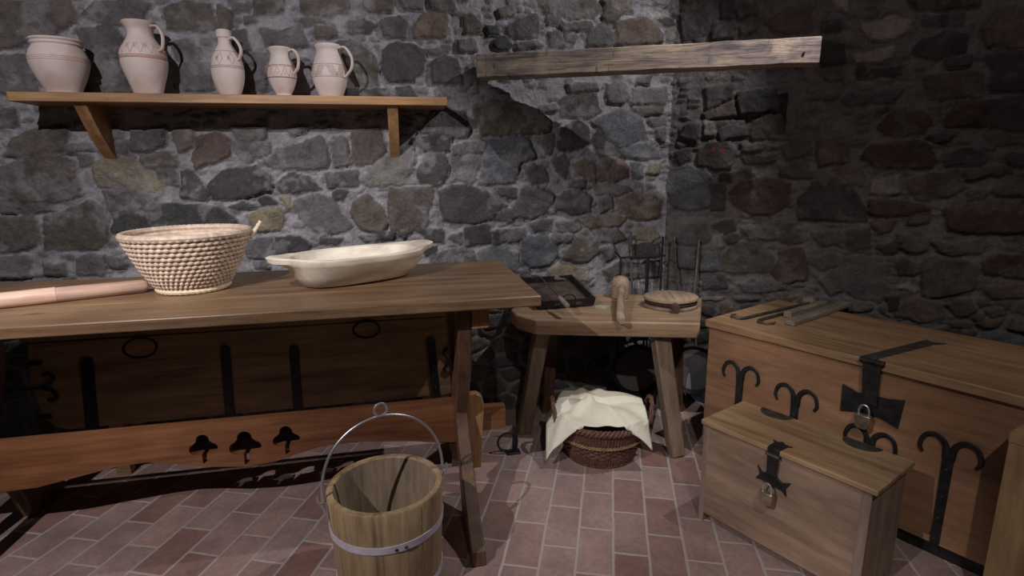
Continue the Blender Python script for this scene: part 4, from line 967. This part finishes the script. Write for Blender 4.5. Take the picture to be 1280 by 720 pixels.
def horn(px, py, w=1., zb=.05, name='iron_band'):
    x, z = fpt(bc, px, py, FY); m = MB(); Y = FY-.005
    m.prism([(x-.013, z), (x+.013, z), (x+.011, zb), (x-.011, zb)], FY-.008, FY+.002, 'xz')
    for k in (-1, 1):
        L = [(x+k*.006, Y, z-.012), (x+k*.012, Y, z+.030), (x+k*.036, Y, z+.050), (x+k*.062, Y, z+.040), (x+k*.072, Y, z+.008), (x+k*.064, Y, z-.012)]
        L = bez(L, 6); m.tube(L, [.0095-.0045*i/(len(L)-1) for i in range(len(L))], 8, up=(0, 1, 0), flat=.55)
    bd_ = m.build(name, IRON, bc)
    for t in (.15, .45, .7): MB().lathe([(.004, 0), (.003, .003)], 8, X=Matrix.Translation((x, FY-.008, z-(z-zb)*t)) @ Matrix.Rotation(PI/2, 4, 'X')).build('rivet', IRON2, bd_)
for q in ((926, 472), (995, 502), (1087, 556), (1187, 569)): horn(*q)
hz = MB()
def tolid(o, px, py, z): return local(o, onz(px, py, z))
# lid strap, front strap, butterfly plate, padlock of the large chest
p1, p2 = tolid(bc, 1160, 428, CHZ), tolid(bc, 1092, 446, CHZ)
MB().prism([(p2.x-.024, -hy-.004), (p2.x+.020, -hy-.004), (p2.x+.020, -hy+.03), (p1.x+.022, p1.y-.02), (p1.x+.045, p1.y+.02), (p1.x+.014, p1.y), (p1.x-.01, p1.y+.014), (p2.x-.012, -hy+.05)], CHZ, CHZ+.005, 'xy').build('lid_strap', IRON2, bc, .001)
x, z = fpt(bc, 1092, 447, -hy); x2, z2 = fpt(bc, 1087, 505, FY-.012)
MB().prism([(x-.026, CHZ+.004), (x+.026, CHZ+.004), (x2+.022, z2), (x2-.020, z2)], -hy-.010, -hy-.002, 'xz').build('hasp', IRON, bc, .001)
MB().tube([(x-.034, -hy-.006, CHZ-.004), (x+.034, -hy-.006, CHZ-.004)], .009, 10).build('hinge_pin', IRON, bc)
bp = [fpt(bc, *q, FY-.006) for q in ((1053, 480), (1050, 513), (1075, 515), (1100, 523), (1122, 536), (1131, 501), (1110, 499), (1072, 491))]
MB().prism(bp, FY-.007, FY+.001, 'xz').build('butterfly_plate', IRON, bc, .001)
def padlock(o, px, py, fy, s, label, mat=BRASS):
    x, z = fpt(o, px, py, fy); w = full(o) @ Vector((x, fy-.012*s, z))
    t = thing('padlock', label, 'padlock', w, CA, 'padlocks on the chests')
    MB().prism([(-.017*s, -.016*s), (-.012*s, -.022*s), (.012*s, -.022*s), (.017*s, -.016*s), (.020*s, .016*s), (-.020*s, .016*s)], -.008*s, .008*s, 'xz').build('lock_body', mat, t, .002)
    MB().tube(bez([(-.012*s, 0, .014*s), (-.0125*s, 0, .028*s), (-.008*s, 0, .040*s), (0, 0, .044*s), (.008*s, 0, .040*s), (.0125*s, 0, .028*s), (.012*s, 0, .014*s)], 5), .0028*s, 8).build('shackle', ZINC, t)
padlock(bc, 1081, 524, -hy-.008, 1.15, 'small worn padlock hanging on the large chest')

# small chest
SZ_ = .355
g0 = onz(876.5, 523.8, SZ_); g1 = onz(1094, 617.4, SZ_); g2 = onz(929.4, 500.6, SZ_)
slen = (g1-g0).dot(u); sdep = (g2-g0).dot(v)
cen = g0+u*slen/2+v*sdep/2
sc = thing('small_chest', 'small wooden chest with an iron clasp in front of the large chest', 'chest', (cen.x, cen.y, 0), CA)
sx, sy = slen/2, sdep/2
MB().box(-sx, sx, -sy, sy, SZ_-.016, SZ_).build('lid', W_SLID, sc, .003)
MB().box(-sx+.022, sx-.036, -sy+.010, sy-.008, .030, SZ_-.0165).build('body', W_SCH, sc, .002)
for x0, x1 in ((-sx+.006, -sx+.024), (sx-.038, sx-.014)):
    lp_ = [(-sy+.009, SZ_-.0165), (sy-.006, SZ_-.0165), (sy-.006, 0), (sy-.045, 0), (sy-.055, .025), (-sy+.058, .025), (-sy+.048, 0), (-sy+.009, 0)]
    MB().prism(lp_, x0, x1, 'yz').build('end_board', W_SCHZ, sc, .002)
SFY = -sy+.010
for px, py in ((967, 519), (1076, 556)):
    c_ = tolid(sc, px, py, SZ_); r = .052
    L = [(c_.x+r*math.cos(t), sy-.004+r*.9*math.sin(t)) for t in [PI+PI*i/20 for i in range(21)]]
    MB().prism(L, SZ_, SZ_+.003, 'xy').build('half_round_plate', IRON2, sc, 0, label='dark half-round hinge plate')
x, z = fpt(sc, 968, 560, -sy)
MB().prism([(x-.017, -sy-.004), (x+.017, -sy-.004), (x+.020, -sy+.035), (x+.030, -sy+.045), (x+.008, -sy+.043), (x-.004, -sy+.054), (x-.012, -sy+.042), (x-.030, -sy+.046), (x-.018, -sy+.033)], SZ_, SZ_+.004, 'xy').build('lid_strap', IRON, sc, .001)
x2, z2 = fpt(sc, 965, 592, SFY-.01)
MB().prism([(x-.017, SZ_+.003), (x+.017, SZ_+.003), (x2+.014, z2-.004), (x2-.014, z2-.004)], -sy-.007, -sy-.001, 'xz').build('hasp', IRON, sc, .001)
MB().tube([(x-.020, -sy-.007, SZ_-.018), (x+.020, -sy-.007, SZ_-.018)], .005, 8).build('hinge_pin', IRON2, sc)
x, z = fpt(sc, 966, 598, SFY)
bt = [(k*1.12, l*1.15-.006) for k, l in [(-.042, .026), (-.034, .004), (-.044, -.012), (-.028, -.010), (-.010, -.014), (.010, -.014), (.028, -.016), (.040, -.026), (.036, -.006), (.048, .014), (.026, .006), (.012, .014), (-.012, .016), (-.028, .012)]]
MB().prism([(x+a, z+b) for a, b in bt], SFY-.005, SFY+.001, 'xz').build('butterfly_plate', IRON, sc, .001)
padlock(sc, 961, 620, -sy-.004, 1.0, 'brass padlock hanging on the small chest')
bpy.context.view_layer.update()

# things lying on the large chest
def rodhook(pa, pb, pc, side, label):
    a, b, c2 = onz(*pa, CHZ+.008), onz(*pb, CHZ+.008), onz(*pc, CHZ+.008)
    t = thing('iron_hook', label, 'hook', (b.x, b.y, CHZ), 0, 'iron hooks on the large chest')
    MB().tube([a, b], .0055, 8).build('rod', IRON2, t, 0, True)
    dv = (b-a).normalized(); w = Vector((-dv.y, dv.x, 0))*side; r = .028
    L = [b+dv*.03*math.sin(k)+w*r*(1-math.cos(k))*1. for k in [PI*1.15*i/12 for i in range(13)]]
    MB().tube(L, [.0055-.0025*i/12 for i in range(13)], 8).build('curl', IRON2, t, 0, True)
rodhook((1014, 378), (932, 397), (0, 0), -1, 'long thin iron hook nearest the chest corner')
rodhook((1008, 384), (950, 399.5), (0, 0), 1, 'shorter iron hook lying beside the grey wooden wedges')
def plank(pa, pb, w, h, label, name, z=CHZ, w2=None):
    a, b = onz(*pa, z+h/2), onz(*pb, z+h/2); dv = b-a
    rg = random.Random(len(label)); t = MB(); n = 8; rings = []; ang = math.atan2(dv.y, dv.x); w2 = w2 or w
    for i in range(n+1):
        k = i/n; x = dv.length*k; ww = w+(w2-w)*k; j = lambda: rg.uniform(-.0015, .0015)
        rings.append([(x, -ww/2+j(), 0), (x, ww/2+j(), 0), (x, ww/2+j(), h+j()), (x, -ww/2+j(), h+j())])
    t.loft(rings, True, True, False); o = t.build(name, W_GREY, None, .003); o.location = (a.x, a.y, z+.0015); o.rotation_euler = (0, 0, ang)
    return tag(o, label, 'wood piece')
plank((984, 394), (1030, 380), .030, .026, 'short rounded grey wooden wedge lying beside the iron hooks', 'wooden_block')
plank((987, 404.5), (1056, 380), .034, .018, 'long cracked grey wooden slat on the large chest', 'wooden_offcut', w2=.05)
p = onz(1010, 375, CHZ+.018)
o = MB().tube([(-.022, 0, .016), (-.018, 0, .016), (.018, 0, .016), (.022, 0, .016)], [.011, .0155, .0155, .011], 14).build('wooden_bobbin', W_GREY); o.location = (p.x, p.y, CHZ); o.rotation_euler = (0, 0, -.5)
tag(o, 'small grey wooden bobbin at the far end of the iron hooks', 'bobbin')

# ------------------------------------------------------------------ bucket
RZ = .315
L_, R_ = onz(409, 605, RZ), onz(553.5, 600, RZ); br0 = (R_-L_).length/2*.995; bcx = (L_+R_)/2
bk_ = thing('wooden_bucket', 'stave bucket with steel hoops and a raised wire bail', 'bucket', (bcx.x, bcx.y, 0), .1)
BR_B = br0*.90; NST = 18
def bring(r, z, n=NST*8, groove=.0012):
    R = []
    for i in range(n):
        f = (i % 8)/8; g = groove if i % 8 == 0 else 0
        a = TAU*i/n; R.append(((r-g)*math.cos(a), (r-g)*math.sin(a), z))
    return R
def brr(z): return BR_B+(br0-BR_B)*z/RZ
MB().loft([bring(brr(0), 0), bring(brr(.01), .01), bring(brr(.16), .16), bring(brr(RZ-.004), RZ-.004), bring(br0-.003, RZ), bring(br0-.017, RZ), bring(br0-.020, RZ-.004)], True, False, False).build('staves', W_BUCK, bk_)
MB().loft([bring(br0-.0195, RZ-.003), bring(brr(.15)-.020, .15), bring(brr(.03)-.020, .03)], False, True, False).build('inside', W_BUCKIN, bk_, label='greyed inside of the bucket')
def hoop(z, w):
    return MB().lathe([(brr(z-w/2)+.0005, z-w/2), (brr(z-w/2)+.003, z-w/2), (brr(z+w/2)+.003, z+w/2), (brr(z+w/2)+.0005, z+w/2), (brr(z-w/2)+.0005, z-w/2)], 72, caps=False).build('hoop', HOOP, bk_)
hp_ = hoop(.215, .020); hoop(.06, .020)
for a in (-1.52, -1.36):
    r = brr(.215)+.003; MB().lathe([(.0045, 0), (.004, .0018), (.001, .003)], 10, X=Matrix.Translation((r*math.cos(a), r*math.sin(a), .213)) @ Matrix.Rotation(a, 4, 'Z') @ Matrix.Rotation(PI/2, 4, 'Y')).build('rivet', IRON2, hp_)

ba = .17; hb = .205
pts = []
for i in range(41):
    t = PI*i/40; r = br0+.010
    pts.append(Vector((r*math.cos(t)*1., 0, RZ-.012+hb*math.sin(t)**.82)))
RB = Matrix.Rotation(ba, 4, 'Z')
pts = [RB @ p for p in pts]
MB().tube(pts, .0038, 10).build('bail', ZINC, bk_)
tp_ = pts[20]
MB().tube([(tp_.x+.017*math.cos(t)*math.cos(ba), tp_.y+.017*math.cos(t)*math.sin(ba), tp_.z+.018+.017*math.sin(t)) for t in [TAU*i/24 for i in range(24)]], .0032, 8, True).build('bail_loop', ZINC, bk_)
for sg in (1, -1):
    e = RB @ Vector((sg*(br0+.008), 0, RZ-.012))
    MB().tube(bez([e+Vector((sg*-.004, 0, -.03)), e+Vector((sg*.004, 0, -.008)), e+Vector((sg*.012, 0, .006)), e+Vector((sg*.013, 0, .022))], 5), .0034, 8).build('bail_eye', ZINC, bk_)
    MB().box(-.012, .012, -.0015, .0015, -.05, 0, X=Matrix.Translation(RB @ Vector((sg*(br0+.001), 0, RZ-.012))) @ RB @ Matrix.Rotation(PI/2, 4, 'Z')).build('ear_plate', ZINC, bk_)

# ------------------------------------------------------------------ pine cabinet at the right edge of the view
q0 = Vector((1.443, .986, 0)); pz = .50
pc = thing('pine_stand', 'pale pine stand close by on the right, only its edge in view', 'stand', (1.60, .80, 0), CA)
I = full(pc).inverted(); c0 = I @ q0
def foot(k): return [(q.x, q.y) for q in [I @ Vector(p) for p in ((1.443+k, .986-k, 0), (1.53, 1.018-k, 0), (1.70, .60+k, 0), (1.615+k, .57+k, 0))]]
MB().prism(foot(0), pz-.026, pz, 'xy').build('top', W_RIGHT, pc, .002)
MB().prism(foot(.0015), .03, pz-.0265, 'xy').build('body', W_RIGHT, pc, .002)
MB().prism(foot(.012), 0, .0295, 'xy').build('plinth', W_RIGHT, pc, .002)

# ------------------------------------------------------------------ light
def spotl(name, loc, tgt, power, col, size, angle, blend=.5):
    l = bpy.data.lights.new(name, 'SPOT'); l.energy = power; l.color = col; l.shadow_soft_size = size; l.spot_size = math.radians(angle); l.spot_blend = blend
    o = bpy.data.objects.new(name, l); COL.objects.link(o); o.location = loc
    o.rotation_euler = (Vector(tgt)-Vector(loc)).to_track_quat('-Z', 'Y').to_euler(); return o
spotl('spot_light_wall', (-.95, .2, 2.27), (-.90, 2.45, 1.25), 112, (1., .94, .95), .012, 60, .5)
spotl('spot_light_left', (-1.45, .0, 2.25), (-.05, 1.85, .15), 150, (1., .93, .92), .012, 58, .4)
spotl('spot_light_corner', (1.5, 1.3, 2.4), (.45, 2.4, .85), 62, (1., .96, .95), .012, 70, .4)
spotl('spot_light_right_wall', (.9, .4, 2.45), (2.0, 1.9, 1.25), 20, (1., .84, .78), .012, 72, .6)
spotl('spot_light_chest', (.32, -.44, 2.42), (1.35, 1.45, .25), 58, (1., .92, .84), .02, 50, .6)
w = bpy.data.worlds.new('world'); S.world = w; w.use_nodes = True
w.node_tree.nodes['Background'].inputs[0].default_value = (.95, .93, 1., 1); w.node_tree.nodes['Background'].inputs[1].default_value = .014
S.view_settings.view_transform = 'Standard'; S.view_settings.look = 'None'; S.view_settings.gamma = 1; S.view_settings.use_curve_mapping = False
S.view_settings.exposure = 0
S.cycles.use_denoising = True
S.cycles.max_bounces = 5
